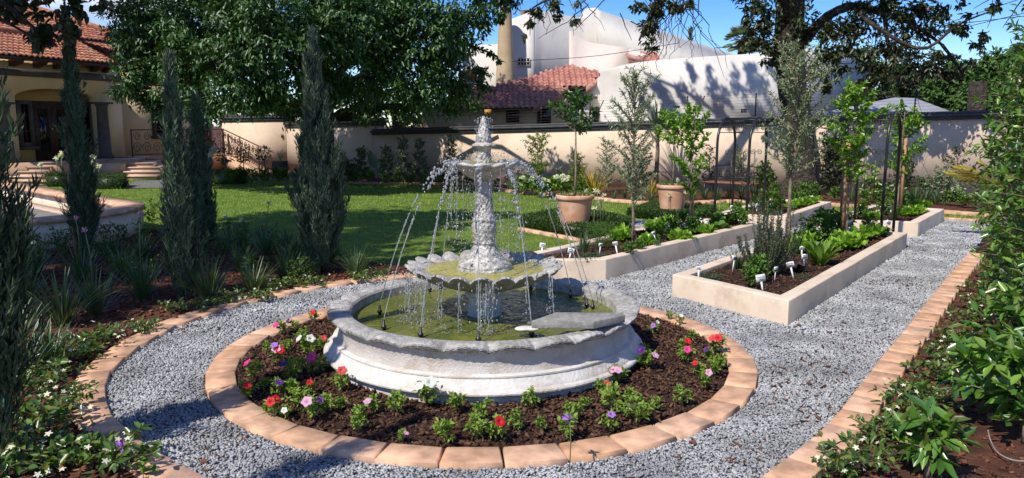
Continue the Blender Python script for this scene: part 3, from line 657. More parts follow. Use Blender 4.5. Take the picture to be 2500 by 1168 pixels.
n = 240; a = rng.uniform(0, 2*PI, n); r = rng.uniform(.03, .25, n); blobs(fm, np.stack([r*np.cos(a), r*np.sin(a), 1.47 + np.abs(rng.normal(size=n))*.045], 1), rng.uniform(.002, .006, n))
n = 200; a = rng.uniform(0, 2*PI, n); r = rng.uniform(.02, .07, n); blobs(fm, np.stack([r*np.cos(a), r*np.sin(a), rng.uniform(1.6, 1.81, n)], 1), rng.uniform(.002, .006, n))
n = 500; a = rng.uniform(0, 2*PI, n); r = rng.uniform(.15, .5, n); blobs(fm, np.stack([r*np.cos(a), r*np.sin(a), .672 + np.abs(rng.normal(size=n))*.015], 1), rng.uniform(.0015, .005, n))
o = fm.build('water_spray', M['drop'], ft, smooth=True); o['kind'] = 'stuff'
# slab and loose stone on the rim
q = [G(*p, .465) for p in [(1298, 788), (1357, 767), (1521, 768), (1526, 774), (1449, 790)]]; fm = FM(); c = np.mean(q, 0)
fm = prism(FM(), [(p[0]-c[0], p[1]-c[1]) for p in q], -.052, 0.0); o = fm.build('stone_slab', M['slab'], loc=(c[0], c[1], .478)); tag(o, 'flat grey concrete slab lying across the rim of the fountain basin', 'slab')
bv = o.modifiers.new('b', 'BEVEL'); bv.width = .004; bv.segments = 2
def rock(name, c, s, label, mat, cat='rock', seed=0):
    import bmesh
    bm = bmesh.new(); bmesh.ops.create_icosphere(bm, subdivisions=3, radius=1)
    for v in bm.verts:
        q = v.co; k = 1 + .16*wob(q.x*1.7+seed, q.y*1.9-seed, 1) + .1*math.sin(q.z*4+seed); v.co = (q.x*s[0]*k, q.y*s[1]*k, q.z*s[2]*k)
    me = bpy.data.meshes.new(name); bm.to_mesh(me); bm.free(); me.materials.append(mat)
    for p_ in me.polygons: p_.use_smooth = True
    return tag(obj(name, me, loc=tuple(c)), label, cat)
p = G(1287, 809, .36); rock('loose_stone', (p[0], p[1], .375), (.085, .045, .02), 'small pale stone resting on the inner lip of the basin under the slab', M['stone'])
p = G(1263, 634, .22); rock('boulder', (p[0], p[1], .25), (.075, .07, .065), 'smaller dark blue-grey stone just behind the shell bowl', M['rock'], seed=1)
p = G(1293, 637, .22); rock('boulder', (p[0], p[1], .25), (.115, .09, .075), 'larger dark blue-grey stone just behind the shell bowl', M['rock'], seed=4)
# ------------------------------------------------------------------ plant builders (meshes at the origin, z up)
GA = 2.399963
def branching(h0, h1, nb, blen, up, L, W, per, trunk_r, droop=.1, prof=None, top_r=None, spread=.9, lf=.25, curl=.15, lean=(0, 0), tw=.35, start=.15, bent=0.0):
    """stem with spirally set twigs and leaves along them: returns wood, foliage"""
    wd, lv = FM(), FM(); prof = prof or (lambda u: 1 - .6*u)
    zs = np.linspace(0, h1, 7); bend = lambda z: np.array([lean[0]*z + bent*math.sin(z*3), lean[1]*z + bent*math.cos(z*4)])
    tube(wd, [(*bend(z), z) for z in zs], np.linspace(trunk_r, top_r or trunk_r*.35, 7), 7)
    Ps, Ds, Ns = [], [], []
    for i in range(nb):
        u = (i + rng.uniform(-.4, .4))/max(1, nb-1); u = min(max(u, 0), 1); z = h0 + (h1-h0)*u; az = i*GA + rng.uniform(-.5, .5); e = up + rng.uniform(-.3, .3)
        ln = blen*prof(u)*rng.uniform(.7, 1.2); d0 = np.array([math.cos(az)*math.cos(e), math.sin(az)*math.cos(e), math.sin(e)])
        t = np.linspace(0, 1, 6)[:, None]; p0 = np.array([*bend(z), z]); path = p0 + d0*ln*t + np.array([0, 0, -droop*ln])*t*t
        tube(wd, path, np.linspace(trunk_r*tw, trunk_r*tw*.3, 6), 5, False)
        m = max(2, int(per*ln/blen*rng.uniform(.8, 1.2))); s = rng.uniform(start, 1.03, m)[:, None]; dd = unit(d0 + np.array([0, 0, -2*droop])*s)
        Ps.append(p0 + d0*ln*s + np.array([0, 0, -droop*ln])*s*s); Ds.append(unit(dd*.55 + runit(m)*spread)); Ns.append(unit(np.array([0, 0, 1.]) + runit(m)*.7))
    P, Dv, N = map(np.concatenate, (Ps, Ds, Ns)); n = len(P)
    leaves(lv, P, Dv, N, L*rng.uniform(.65, 1.15, n), W*rng.uniform(.7, 1.15, n), lf, curl)
    return wd, lv
def ball(c, r, n, L, W, shell=.55, flat=1.0, lf=.25):
    d = runit(n); rr = r*(shell + (1-shell)*rng.uniform(0, 1, n)**.5)*(1 + .12*np.sin(d[:, 0]*5+d[:, 2]*4)); P = d*rr[:, None]*np.array([1, 1, flat]) + np.array(c)
    return leaves(FM(), P, unit(d*.8 + runit(n)*.8), unit(d + np.array([0, 0, .6]) + runit(n)*.5), L*rng.uniform(.7, 1.15, n), W*rng.uniform(.75, 1.15, n), lf)
def cloud(cl, n, L, W, droop=.25, rad=1.0, rh=False, per=26, sr=.15):
    """leafy sprays gathered into clumps: cl rows are x, y, z, radius"""
    cl = np.asarray(cl, float); wts = cl[:, 3]**1.7; m = max(1, n//per); k = rng.choice(len(cl), m, p=wts/wts.sum()); d = runit(m)
    r = cl[k, 3]*(rng.uniform(0.02, 1, m)**.4); C = cl[k, :3] + d*r[:, None]*np.array([1, 1, .7*rad]); ax = unit(d*.7 + runit(m)*.6 + np.array([0, 0, -droop*.5]))
    q = np.repeat(np.arange(m), per); n = len(q); u = rng.uniform(-1, 1, n)[:, None]; sc = np.minimum(sr, cl[k, 3]*.45)[q][:, None]
    P = C[q] + ax[q]*u*sc*1.3 + rng.normal(size=(n, 3))*sc*.45*np.array([1, 1, .6])
    Dv = unit(ax[q]*.7 + runit(n)*.8 + np.array([0, 0, -droop])); N = unit(np.array([0, 0, 1.]) + d[q]*.5 + runit(n)*.55)
    return (rhombs if rh else leaves)(FM(), P, Dv, N, L*rng.uniform(.6, 1.2, n), W*rng.uniform(.7, 1.2, n))
def petal_flower(r, lobes=5, depth=.45, k=5):
    n = lobes*6; th = np.linspace(0, 2*PI, n, endpoint=False); fm = FM(); V = []
    for rr, z in [(.08, -depth), (.3, -.12), (.75, .0), (1, -.05)]:
        q = r*rr*(1 + (.13*np.cos(th*lobes) if rr > .5 else 0)); V.append(np.stack([q*np.cos(th), q*np.sin(th), np.full(n, z*r) + (.06*r*np.cos(th*lobes*2) if rr == 1 else 0)], 1))
    i = np.arange(n); j = (i+1) % n
    return fm.add(np.concatenate(V), np.concatenate([np.stack([a*n+i, a*n+j, (a+1)*n+j, (a+1)*n+i], 1) for a in range(3)]))
def star_flower(r, lobes=5):
    fm = FM(); a = np.linspace(0, 2*PI, lobes, endpoint=False); Dv = np.stack([np.cos(a), np.sin(a), 0*a+.1], 1)
    return leaves(fm, np.zeros((lobes, 3)), Dv, np.tile([0, 0, 1.], (lobes, 1)), r, r*.5, .05, .1)
def pom(r, n=90, L=None):
    d = runit(n); d[:, 2] = np.abs(d[:, 2])*.9 - .15; P = d*r*.55
    return leaves(FM(), P, unit(d + runit(n)*.35), unit(d + np.array([0, 0, 1])), (L or r*.6)*rng.uniform(.7, 1.1, n), (L or r*.6)*.7, .2, .25)
def cypress(h, R0, n, tips=6, L=.085, W=.012, bare=.1):
    lv, wd = FM(), FM(); tube(wd, [(0, 0, 0), (0, 0, h*.5), (0, 0, h*.85)], [R0*.16, R0*.09, .005], 8)
    prof = lambda u: (np.minimum(1, (u/.25)**.6*.55 + .45)) * np.maximum(0, 1-u)**1.1 * 1.4
    m = int(70 + 75*h); per = max(30, n//m); u = (1 - np.sqrt(1 - rng.uniform(0, .96, m)))*1.0; u[:14] = rng.uniform(.75, .95, 14); az = rng.uniform(0, 2*PI, m); rr = R0*prof(u)*rng.uniform(.15, 1, m)**.5*(1 + .25*np.sin(az*2+u*9)); rr *= rng.uniform(.65, 1.4, m); rr[:14] *= .2
    C = np.stack([rr*np.cos(az)*.75, rr*np.sin(az)*.75, bare*h*.5 + u*h*.97], 1); o = np.stack([np.cos(az), np.sin(az), 0*az], 1)
    ax = unit(o*rng.uniform(.12, .5, m)[:, None]*(1 - .5*u)[:, None] + np.array([0, 0, 1.]) + runit(m)*.08); ln = h*.085*rng.uniform(.7, 1.7, m)*(1.15 - .6*u)
    ln = np.minimum(ln, (h*1.0 - C[:, 2]).clip(.05))
    q = np.repeat(np.arange(m), per); k = len(q); t = rng.uniform(-.25, 1, k); th = .022*(1 - .7*np.maximum(t, 0)) * (.6 + R0*2)
    P = C[q] + ax[q]*(t*ln[q])[:, None] + rng.normal(size=(k, 3))*th[:, None]
    Dv = unit(ax[q]*1.0 + runit(k)*.5); leaves(lv, P, Dv, unit(o[q] + runit(k)*.6), L*rng.uniform(.5, 1.2, k), W*rng.uniform(.7, 1.3, k), .3, .05)
    return wd, lv
def stake(name, x, y, z, h, label, r=.018, mat='timber', lean=0, group=None):
    fm = FM(); box(fm, (0, 0, h/2), (2*r, 2*r, h)); o = fm.build(name, M[mat], loc=(x, y, z), rz=.4); o.rotation_euler[1] = lean
    return tag(o, label, 'stake', group)

# ------------------------------------------------------------------ cypresses
def put_cyp(px, py, top, R0, n, mat, label, z=.02, tips=6, xy=None):
    p = G(px, py, z) if xy is None else np.array([*xy, z]); h = D(*top, p[1])[2] - z if not np.isscalar(top) else top
    t = thing('cypress_tree', label, 'cypress', tuple(p), rng.uniform(0, 6)); wd, lv = cypress(h, R0, n, tips); wd.build('trunk', M['trunk'], t, True); lv.build('foliage', M[mat], t); return p, h
put_cyp(785, 668, (752, 75), .26, 32000, 'cyp', 'broad blue-green cypress standing alone beside the lawn, behind the fountain path', tips=9)
put_cyp(212, 632, (178, 30), .105, 20000, 'cyp2', 'tall slim cypress in front of the house door, with a timber stake', tips=5)
put_cyp(452, 735, (380, 135), .098, 16000, 'cyp', 'thin leaning cypress in front of the house window', tips=4)
put_cyp(500, 612, (460, 230), .15, 15000, 'cyp2', 'short bushy cypress tied to a leaning timber pole', tips=7)
put_cyp(0, 1150, 3.5, .125, 22000, 'cyp2', 'dark cypress cut by the edge of the picture beside the curved edging', tips=6)
put_cyp(0, 0, 3.1, .17, 6000, 'cyp2', 'cypress outside the picture whose pointed shadow falls on the gravel', xy=(-2.25, 2.15))
p = G(205, 632); stake('timber_stake', p[0]+.0, p[1]-.16, 0, 1.78, 'raw timber stake tied to the tall slim cypress before the door', .025)
p = G(500, 612); stake('timber_stake', p[0]-.02, p[1]-.3, 0, 1.35, 'leaning timber pole tied to the short bushy cypress', .022, lean=-.06)
p = G(785, 668); stake('timber_stake', p[0]+.02, p[1]-.2, 0, .6, 'weathered grey-green stake at the foot of the broad cypress', .016)

# ------------------------------------------------------------------ big trees
def limb(fm, a, b, r0, r1, sag=.1, n=8):
    a, b = np.array(a, float), np.array(b, float); t = np.linspace(0, 1, n)[:, None]; L = np.linalg.norm(b-a)
    P = a + (b-a)*t + np.array([0, 0, 1])*sag*L*np.sin(t*PI) + rng.normal(size=(n, 3))*.012*L*np.sin(t*PI); tube(fm, P, np.linspace(r0, r1, n), 8, False); return P
# shade tree by the house
TX, TY = -5.7, 23.0
t = thing('shade_tree', 'huge leafy shade tree with a spreading dark crown between the two houses', 'tree', (TX, TY, 0))
wd = FM(); tube(wd, [(0, 0, -.1), (.02, 0, .35), (0, .05, 1.5), (.1, .1, 3.2), (0, 0, 5), (-.2, 0, 7.5)], [.5, .38, .33, .3, .24, .12], 12)
cl = []
def pc(px, py, y, r): p = D(px, py, y); cl.append((p[0]-TX, p[1]-TY, p[2], r))
for a in [(325,110,19.5,.45),(340,160,19.5,.6),(335,205,19.5,.4),(380,110,20,.8),(420,200,19,.7),(470,120,18.5,.8),(360,240,20,.35),(520,230,18.5,.75),(560,140,18,.85),(600,210,18,.8),(640,110,17.5,.9),(650,240,18.5,.6),(700,190,18,.8),
          (330,40,21,.7),(390,40,20,1.0),(480,40,19,1.0),(580,40,18,1.0),(680,30,17.5,1.0),(780,90,18,.9),(790,200,19,.7),(850,30,18,1.0),(900,110,18.5,.9),(860,220,20,.6),(940,190,19,.7),(960,40,18.5,.9),
          (1000,130,18.5,.7),(1020,190,18.5,.65),(1050,235,19,.5),(1080,160,19,.55),(1090,90,18.5,.7),(1050,30,18.5,.8),(1115,215,19.5,.4),(1145,110,19,.35),(1150,40,19,.45),(1185,90,19.5,.18),(1200,130,19.5,.13),(1165,170,20,.25),(1185,215,20,.25),(1150,250,21,.28),(1090,255,20,.35),
          (1000,260,20,.35),(900,270,22,.45),(700,270,21.5,.5),(760,265,21.5,.45),(1205,20,19,.25),(1225,45,19,.12),(1180,60,19.3,.15),(1215,150,19.5,.1)]: pc(*a)
for a in [(300,225,20.3,.28),(400,270,20,.4),(450,250,19,.45),(290,85,20.5,.3)]: pc(*a)
for _ in range(44):
    a = rng.uniform(0, 2*PI); rr = 5.4*math.sqrt(rng.uniform(.05, 1)); y_ = rr*math.sin(a)*.9; cl.append((rr*math.cos(a), max(y_, -1.2) , rng.uniform(4.2, 9) - .06*rr*rr + .6, rng.uniform(.7, 1.2)))
for _ in range(34): cl.append((rng.uniform(-8.5, 1.5), rng.uniform(-6.2, -2.6), rng.uniform(6.6, 9.6), rng.uniform(.6, 1.1)))  # unseen upper clumps added to throw shade on the crown's lower front
for k in range(9):
    c = cl[(k*5) % len(cl)]; limb(wd, (0, 0, rng.uniform(1.9, 5)), c[:3], .13, .02, .05)
limb(wd, (0, 0, 1.7), (2.6, -2.2, 2.7), .16, .05, .02); limb(wd, (0, 0, 1.9), (4.4, -1.5, 3.0), .15, .04, -.05); limb(wd, (0, 0, 2.0), (-3.2, -2, 3.2), .15, .04, .03)
wd.build('trunk', M['trunk'], t, True)
lv = cloud(cl, 200000, .14, .055, .35, per=30, sr=.19); lv.build('crown', M['oak'], t)
# tree rising by the boundary wall
T2 = np.array([7.15, 18.75, 0])
t = thing('wall_tree', 'old dark-barked tree with drooping sparse branches beside the boundary wall', 'tree', tuple(T2))
wd = FM(); tube(wd, [(-.05, 0, -.1), (-.03, 0, .15), (0, 0, .5), (-.1, 0, 1.6), (-.32, .02, 2.5), (-.46, .05, 3.6), (-.5, .05, 6), (-.5, 0, 8)], [.62, .46, .36, .32, .33, .36, .28, .14], 14)
rel = lambda px, py, y: D(px, py, y) - T2
B = [(1990,90,18.3,2.0,(2060,20),(2160,18)), ]
def bough(pts, r0, r1): 
    P = spline(pts, 16); tube(wd, P, np.linspace(r0, r1, 16), 8, False); return P
cl2 = []
def leafpath(P, a, r, step=2):
    for q in P[a::step]: cl2.append((*(q + rng.normal(size=3)*.18), r*rng.uniform(.7, 1.3)))
P1 = bough([rel(1925,150,18.75), rel(1960,105,18.4), rel(2020,40,18), rel(2090,15,17.6), rel(2160,35,17.2), rel(2230,60,17), rel(2300,110,17)], .15, .03)
P2 = bough([rel(1920,60,18.75), rel(1900,-60,18), rel(1750,-80,17.5), rel(1650,-40,17.2), rel(1590,40,17), rel(1560,100,17)], .2, .02)
P3 = bough([rel(2160,30,17.2), rel(2165,90,17.2), rel(2175,150,17.3), rel(2170,230,17.4)], .06, .015)
P4 = bough([rel(2090,15,17.6), rel(2130,60,17), rel(2250,120,16.6), rel(2340,60,16.4), rel(2440,20,16)], .06, .012)
P5 = bough([rel(1920,0,18.75), rel(2000,-120,18), rel(2250,-120,17), rel(2400,-60,16.5), rel(2440,10,16)], .2, .03)
P6 = bough([rel(2300,110,17), rel(2330,150,17), rel(2350,190,17), rel(2330,230,17)], .04, .01)
P7 = bough([rel(1900,-40,18.5), rel(1700,-150,17), rel(1450,-100,16.5), rel(1380,-30,16.5), rel(1300,20,16.5)], .15, .015)
for px, py, y, r in [(1830,30,18,.22),(1850,70,18,.25),(1835,100,18,.22),(1870,110,18,.25),(1855,15,18,.3),(1880,50,18,.3),(1820,60,18,.15),(1890,140,18.3,.22),(1960,30,18,.3),(1980,80,18,.3),(2000,140,17.8,.25),(2030,70,17.8,.3),(2040,130,17.6,.28),(2060,170,17.5,.2),(2080,110,17.5,.3),(2100,60,17.5,.35),(2020,190,17.5,.14),(1990,180,17.6,.16),(2010,215,17.6,.08),(2045,215,17.5,.1),(2120,130,17.3,.3),(2140,175,17.3,.24),(2120,200,17.4,.2),(2190,120,17.2,.3),(2200,180,17.2,.2),(2230,150,17,.3),(2260,80,17,.3),(2270,165,17,.2),(2300,130,17,.25),(2320,180,17,.18),(2360,160,17,.2),(2390,110,16.8,.15),(2340,70,16.6,.2),(2300,20,16.8,.25),(2230,20,17,.3),(2160,10,17.2,.3),(2380,30,16.4,.15),(2430,15,16,.15),(2410,85,16.5,.08),(2340,0,16.5,.2),(2450,45,16,.08),(2200,60,17,.25),(2110,20,17.5,.3),
    (1570,20,17,.16),(1590,60,17,.18),(1580,100,17,.14),(1600,30,17,.18),(1610,10,17,.2),(1565,85,17,.1),(1590,130,17,.1),(1640,15,17,.16),(1680,10,17,.15),(1655,35,17,.08),(1575,150,17,.06),(1310,20,16.5,.16),(1290,55,16.5,.1),(1280,85,16.5,.06),(1350,10,16.5,.2),(1390,15,16.5,.18),(1350,45,16.5,.12),(1420,5,16.5,.15),(1400,50,16.5,.07),(1300,35,16.5,.12)]:
    p = rel(px, py, y); cl2.append((*p, r))
for _ in range(40):
    a = rng.uniform(0, 2*PI); rr = 4.6*math.sqrt(rng.uniform(.02, 1)); cl2.append((rr*math.cos(a), rr*math.sin(a)*.8 - .5, rng.uniform(5.4, 8.6), rng.uniform(.5, .9)))
for px, py, r in [(1570,235,.16),(1605,215,.2),(1640,190,.14),(1625,250,.24),(1660,225,.2),(1690,180,.15),(1700,250,.24),(1735,210,.2),(1725,165,.12),(1765,240,.24),(1790,190,.2),(1810,225,.22),(1830,165,.18),(1850,205,.26),(1870,245,.24),(1880,160,.2),(1900,195,.24),(1755,275,.2),(1655,275,.2),(1845,275,.22),(1590,270,.16)]:
    cl2.append((*(D(px, py, 27.5) + sd/math.cos(SUN_EL)*rng.uniform(5.4, 6.8) - T2), r))  # unseen leaf clumps added towards the sun to dapple the white wall
bough([rel(1900, -60, 18.6), (-2.2, 1.8, 8.2), (-4, 3.6, 9.5), (-6, 4.4, 9.8)], .14, .03)
def twigs(px, py, y, n, L, spread, col=wd):
    for _ in range(n):
        p = rel(px + rng.uniform(-spread, spread), py + rng.uniform(-30, 20), y); k = 9; st = np.array([rng.normal()*.05, rng.normal()*.04, -1/k*L])
        P = [p]
        for q in range(k): P.append(P[-1] + st*rng.uniform(.6, 1.2) + rng.normal(size=3)*np.array([.055, .03, .03])*L)
        tube(wd, P, np.linspace(.012, .004, len(P)), 4, False)
twigs(1640, 10, 17, 16, 1.35, 45); twigs(1690, 0, 17, 7, 1.5, 20); twigs(1590, 20, 17, 6, 1.0, 20); twigs(2170, 60, 17.2, 14, 1.5, 45); twigs(2240, 90, 17, 10, 1.2, 50); twigs(1380, 0, 16.5, 8, .7, 60)
for c in cl2[:90]:
    q = np.array(c[:3]); s = q + rng.normal(size=3)*.25 + np.array([0, 0, .35]); limb(wd, s, q + rng.normal(size=3)*.1, .014, .005, 0, 5)
wd.build('trunk', M['trunk'], t, True); cloud(cl2, 60000, .135, .06, .2).build('crown', M['dark_leaf'], t)
fm = FM(); q = rel(1930, 158, 18.4); 
V = []; 
for k_, r_ in ((0, .14), (.05, .11), (.03, .05)):
    V += [(q[0] + .02 + r_*math.cos(a)*.7, q[1] - k_, q[2] + r_*1.25*math.sin(a)) for a in np.linspace(0, 2*PI, 12, endpoint=False)]
i = np.arange(12); j = (i+1) % 12; fm.add(V, [tuple(x) for x in np.concatenate([np.stack([k*12+i, k*12+j, (k+1)*12+j, (k+1)*12+i], 1) for k in range(2)])] + [tuple(24+i)])
fm.build('branch_scar', M['timber'], t, True)
# tree that overhangs the terrace from outside the picture
T3 = np.array([-9.6, 7.2, 0]); t = thing('terrace_tree', 'tree overhanging the terrace, its dark leafy branch hanging before the tiled roof', 'tree', tuple(T3))
wd = FM(); tube(wd, [(0, 0, -.1), (0, 0, 1), (.1, .1, 3), (.3, .2, 6), (.4, .2, 8.5)], [.42, .33, .27, .2, .08], 10); cl3 = []
for px, py, y, r in [(q0, q1, q2, q3*.72) for q0, q1, q2, q3 in [(30,20,9.5,.3),(90,20,9.5,.3),(150,30,9.5,.25),(60,60,9.5,.28),(120,70,9.5,.28),(160,80,9.4,.2),(110,105,9.4,.16),(140,115,9.4,.12),(80,90,9.4,.15),(190,15,9.5,.15),(30,55,9.5,.2),(150,60,9.3,.22),(20,0,9.5,.3),(100,-20,9.5,.4),(200,-30,9.5,.3)]]:
    cl3.append((*(D(px, py, y) - T3), r))
for _ in range(70):
    a = rng.uniform(0, 2*PI); rr = 3.1*math.sqrt(rng.uniform(.02, 1)); cl3.append((1.5 + rr*math.cos(a), -1.2 + rr*math.sin(a), rng.uniform(5.6, 8.2), rng.uniform(.5, .95)))
for _ in range(46): cl3.append((rng.uniform(.6, 5.4), rng.uniform(.8, 3.3), rng.uniform(6.4, 7.4), rng.uniform(.45, .75)))  # unseen clumps added so that their shade falls across the lawn
for k in range(16): limb(wd, (.1, .1, rng.uniform(2.8, 6)), cl3[(k*7) % len(cl3)][:3], .1, .015, .06)
limb(wd, (.1, .1, 3.4), cl3[8][:3], .11, .012, .15)
wd.build('trunk', M['trunk'], t, True); cloud(cl3, 60000, .13, .08, .35).build('crown', M['dark_leaf'], t)
# ------------------------------------------------------------------ petunias round the fountain
PETM = [branching(.01, .10, 11, .095, .85, .036, .017, 16, .004, .1, lambda u: 1-.35*u, spread=.8) for _ in range(5)]
PETM = [(a.mesh('stem', M['stem']), b.mesh('foliage', M['pet_leaf'])) for a, b in PETM]
FLM = {c: [petal_flower(.0335*s).mesh('flower', M['f'+c], True) for s in (.85, 1.0)] for c in ('white', 'red', 'coral', 'pink', 'pale', 'purple', 'lilac')}
WORD = dict(white='white', red='red', coral='coral red', pink='magenta pink', pale='pale pink', purple='dark purple', lilac='lilac')
def petunia(px, py, cols, label, s=1.0):
    p = G(px, py, .05); t = thing('petunia', label, 'petunia', (p[0], p[1], .045), rng.uniform(0, 6), 'petunias in the circular bed', s*.9)
    a, b = PETM[rng.integers(5)]; obj('stem', a, t); obj('foliage', b, t); k = t.rotation_euler[2]
    for i, c in enumerate(cols):
        az = rng.uniform(-2.6, -.5) - k; r = rng.uniform(.03, .09); f = FLM[c][rng.integers(2)]
        o = obj('flower', f, t, (r*math.cos(az), r*math.sin(az), rng.uniform(.115, .16)), (0, rng.uniform(.5, 1.0), az)); o['label'] = WORD[c] + ' open flower'
    return t
PL = 'bushy green petunia without open blooms in the circular bed'
for px, py, c, lab, s in [
    (622, 925, ['pink'], 'petunia with one big magenta bloom at the western curve of the ring', 1), (604, 972, ['red'], 'petunia with flat red blooms right against the pavers at the western curve', .9),
    (668, 1016, ['red', 'red'], 'petunia with dark red blooms touching the pavers below the western curve', .9), (690, 815, ['pink'], 'petunia with a magenta bloom beside the purple one under the back western pavers', .9),
    (716, 808, ['purple', 'white'], 'petunia with a purple and a white bloom near the back western pavers', .8), (755, 868, ['white', 'white'], 'petunia with pure white blooms between the pavers and the basin', 1.1),
    (787, 856, ['coral'], 'petunia with a coral bloom close to the basin wall, next to the white petunia', .9), (680, 885, ['pale', 'lilac', 'red'], 'petunia with mixed pale pink, lilac and red blooms in the western bed', 1.05),
    (776, 912, ['pink', 'pink'], 'petunia with magenta blooms pressed against the fountain plinth', 1.15), (740, 905, ['red'], 'petunia with a single red bloom just beside the magenta ones by the plinth', .8),
    (712, 930, ['purple'], 'petunia with a purple bloom at the heart of the western bed', 1.2), (684, 965, ['purple'], 'petunia with a violet bloom two plants above the dark red pair', .9),
    (645, 950, ['red'], 'small petunia with a wilting dark red bloom behind the flat red one', .7), (756, 962, ['red'], 'petunia with a wilting red bloom in the shade of the plinth', .7), 
    (835, 950, ['coral'], 'petunia with a small coral bloom at the lowest step of the plinth', 1), (794, 1008, ['purple'], 'petunia with one large dark purple bloom in the front western bed', .9),
    (765, 1020, ['pale'], 'petunia with a hanging pale pink bloom beside the dark purple one', 1.05), (698, 1020, ['white'], 'petunia with a faded white bloom lying at the paver edge', .6),
    (910, 1005, ['pale'], 'petunia with a drooping pale pink bloom below the plinth front', .8), (1041, 990, ['white', 'white', 'white'], 'petunia with a cluster of white blooms standing before the plinth', 1.25),
    (979, 1075, ['pale'], 'tiny petunia with a single pale pink bloom on a bare stalk', .5), (768, 785, ['red', 'coral'], 'petunia with red blooms in the strip behind the basin edge', .8),
    (1211, 1072, ['red'], 'petunia with a single very large bright red bloom near the front pavers', 1.0), (1531, 1020, ['white'], 'petunia with a white bloom lying on the mulch in the eastern front bed', .7),
    (1489, 1050, ['lilac'], 'petunia with a lilac bloom by the eastern front pavers', .9), (1468, 965, ['coral'], 'petunia with a coral red bloom below the plinth on the sunny east side', .9),
    (1507, 935, ['pale', 'pale'], 'petunia with pale pink blooms standing in the plinth shadow', 1), (1579, 900, ['purple', 'pale'], 'tall petunia with a violet bloom in the fountain shadow', 1.1),
    (1597, 812, ['lilac', 'white'], 'petunia with one lilac and one white bloom by the back eastern pavers', .7), (1659, 790, ['white'], 'small petunia with a cream white bloom beside the slab side pavers', .6),
    (1669, 862, ['red'], 'petunia with a red bloom in the middle of the eastern bed', .9), (1675, 885, ['pink', 'coral'], 'petunia with a pink and a coral bloom in the middle of the eastern bed', 1),
    (1752, 858, ['red', 'coral'], 'petunia with red blooms beside the far east pavers', 1), (1730, 880, ['purple'], 'petunia with a dark purple bloom near the far east pavers', .8),
    (1704, 915, ['red'], 'petunia with a flat red bloom above the lilac pink one in the eastern bed', .8), (1721, 945, ['pale'], 'petunia with one large lilac pink bloom in the eastern bed', .9)]: petunia(px, py, c, lab, s)
for px, py, s in [(1296, 995, 1), (1256, 1050, 1), (1384, 1070, 1.1), (1396, 1030, 1), (1493, 1005, 1.3), (1561, 1030, 1.2), (1665, 985, .9), (1633, 778, .6), (1745, 915, .9), (1760, 895, .8), (970, 1010, 1.1), (875, 1050, .9), (1085, 1080, 1.1), (1165, 1070, 1.1), (1180, 1020, .9), (1112, 1005, 1), (880, 1020, .7), (725, 990, 1), (665, 1005, .6), (715, 960, .8), (700, 860, .8), (740, 835, .9), (1575, 870, .8), (1600, 1000, .7), (1540, 985, .8), (1425, 1000, .7), (1320, 1050, .6), (1690, 830, .7), (830, 1000, .7), (655, 860, .7)]: petunia(px, py, [], PL, s)

# ------------------------------------------------------------------ jasmine, agapanthus and roses of the borders
def jasmine(label_fn, spots, mat='jas', z=.02, s0=1.0):
    for i, (px, py, s) in enumerate(spots):
        p = G(px, py, z); k = i % 4; src = JAS[k]
        dup(src, (p[0], p[1], z), rng.uniform(0, 6), label_fn(i), s*s0)
JAS = []
for k in range(4):
    t = thing('star_jasmine', '', 'jasmine', (0, 0, 0), group='star jasmine ground cover'); a, b = branching(.01, .10, 16, .25, .42, .055, .026, 15, .004, .15, lambda u: 1 - .45*u, spread=.75, lf=.15)
    a.build('stems', M['twig'], t); b.build('foliage', M['jas'], t); sm = star_flower(.019).mesh('flower', M['fcream'])
    for q in range(9):
        az = rng.uniform(0, 6.3); r = .24*math.sqrt(rng.uniform(.05, 1)); obj('flower', sm, t, (r*math.cos(az), r*math.sin(az), rng.uniform(.06, .17)), (rng.uniform(-.7, .7), rng.uniform(-.7, .7), 0))
    JAS.append(t)
rj = [(2088,1150,0.96),(2138,1075,0.80),(2033,1160,0.64),(2198,1060,0.88),(2218,1005,0.96),(2263,985,0.88),(2223,960,0.72),(2283,925,0.96),(2308,880,0.88),(2338,835,0.88),(2318,905,0.72),(2363,790,0.88),(2383,752,0.88),(2398,715,0.88),(2418,690,0.88),(2443,660,0.88),(2288,1060,0.80),(2228,1120,0.72)]
rl = ['jasmine spilling over the paver corner closest to the camera', 'jasmine with trailing shoots crossing the pavers', 'small jasmine sprig at the bottom of the jasmine border']
rl = ['star jasmine with long shoots over the lowest pavers of the sunny border', 'star jasmine trailing over the pavers, second from the bottom of the sunny border', 'small star jasmine sprig on the lowest pavers of the sunny border', 'star jasmine full of white stars, third along the sunny border', 'dense star jasmine in the bend of the sunny border', 'star jasmine on the inner side of the bend of the sunny border', 'star jasmine beside the pavers just above the bend']
jasmine(lambda i: rl[i] if i < len(rl) else 'star jasmine in the sunny row running up beside the straight pavers', rj)
lj = [(300,1150,1.1),(220,1140,1.0),(160,1120,.9),(110,1060,1.2),(150,1010,1.0),(75,1100,1.1),(120,960,1.0),(130,925,1.0),(190,880,1.0),(215,860,1.1),(250,835,.9),(350,815,.8),(430,765,.8),(510,755,.9),(560,740,.9),(640,735,.8),(660,715,.9),(705,705,.9),(725,690,.8),(770,700,.8),(880,690,.8),(925,680,.8),(30,1160,1.2),(90,1160,1.1)]
ll = ['star jasmine sprawling over the curved pavers at the bottom of the shaded border', 'star jasmine with white stars at the lowest end of the shaded border', 'star jasmine behind the lowest pavers of the shaded border']
jasmine(lambda i: ll[i] if i < len(ll) else ('star jasmine in the sunlit stretch beside the curved pavers' if i < 10 else 'star jasmine in the shaded row beside the curved pavers'), lj)
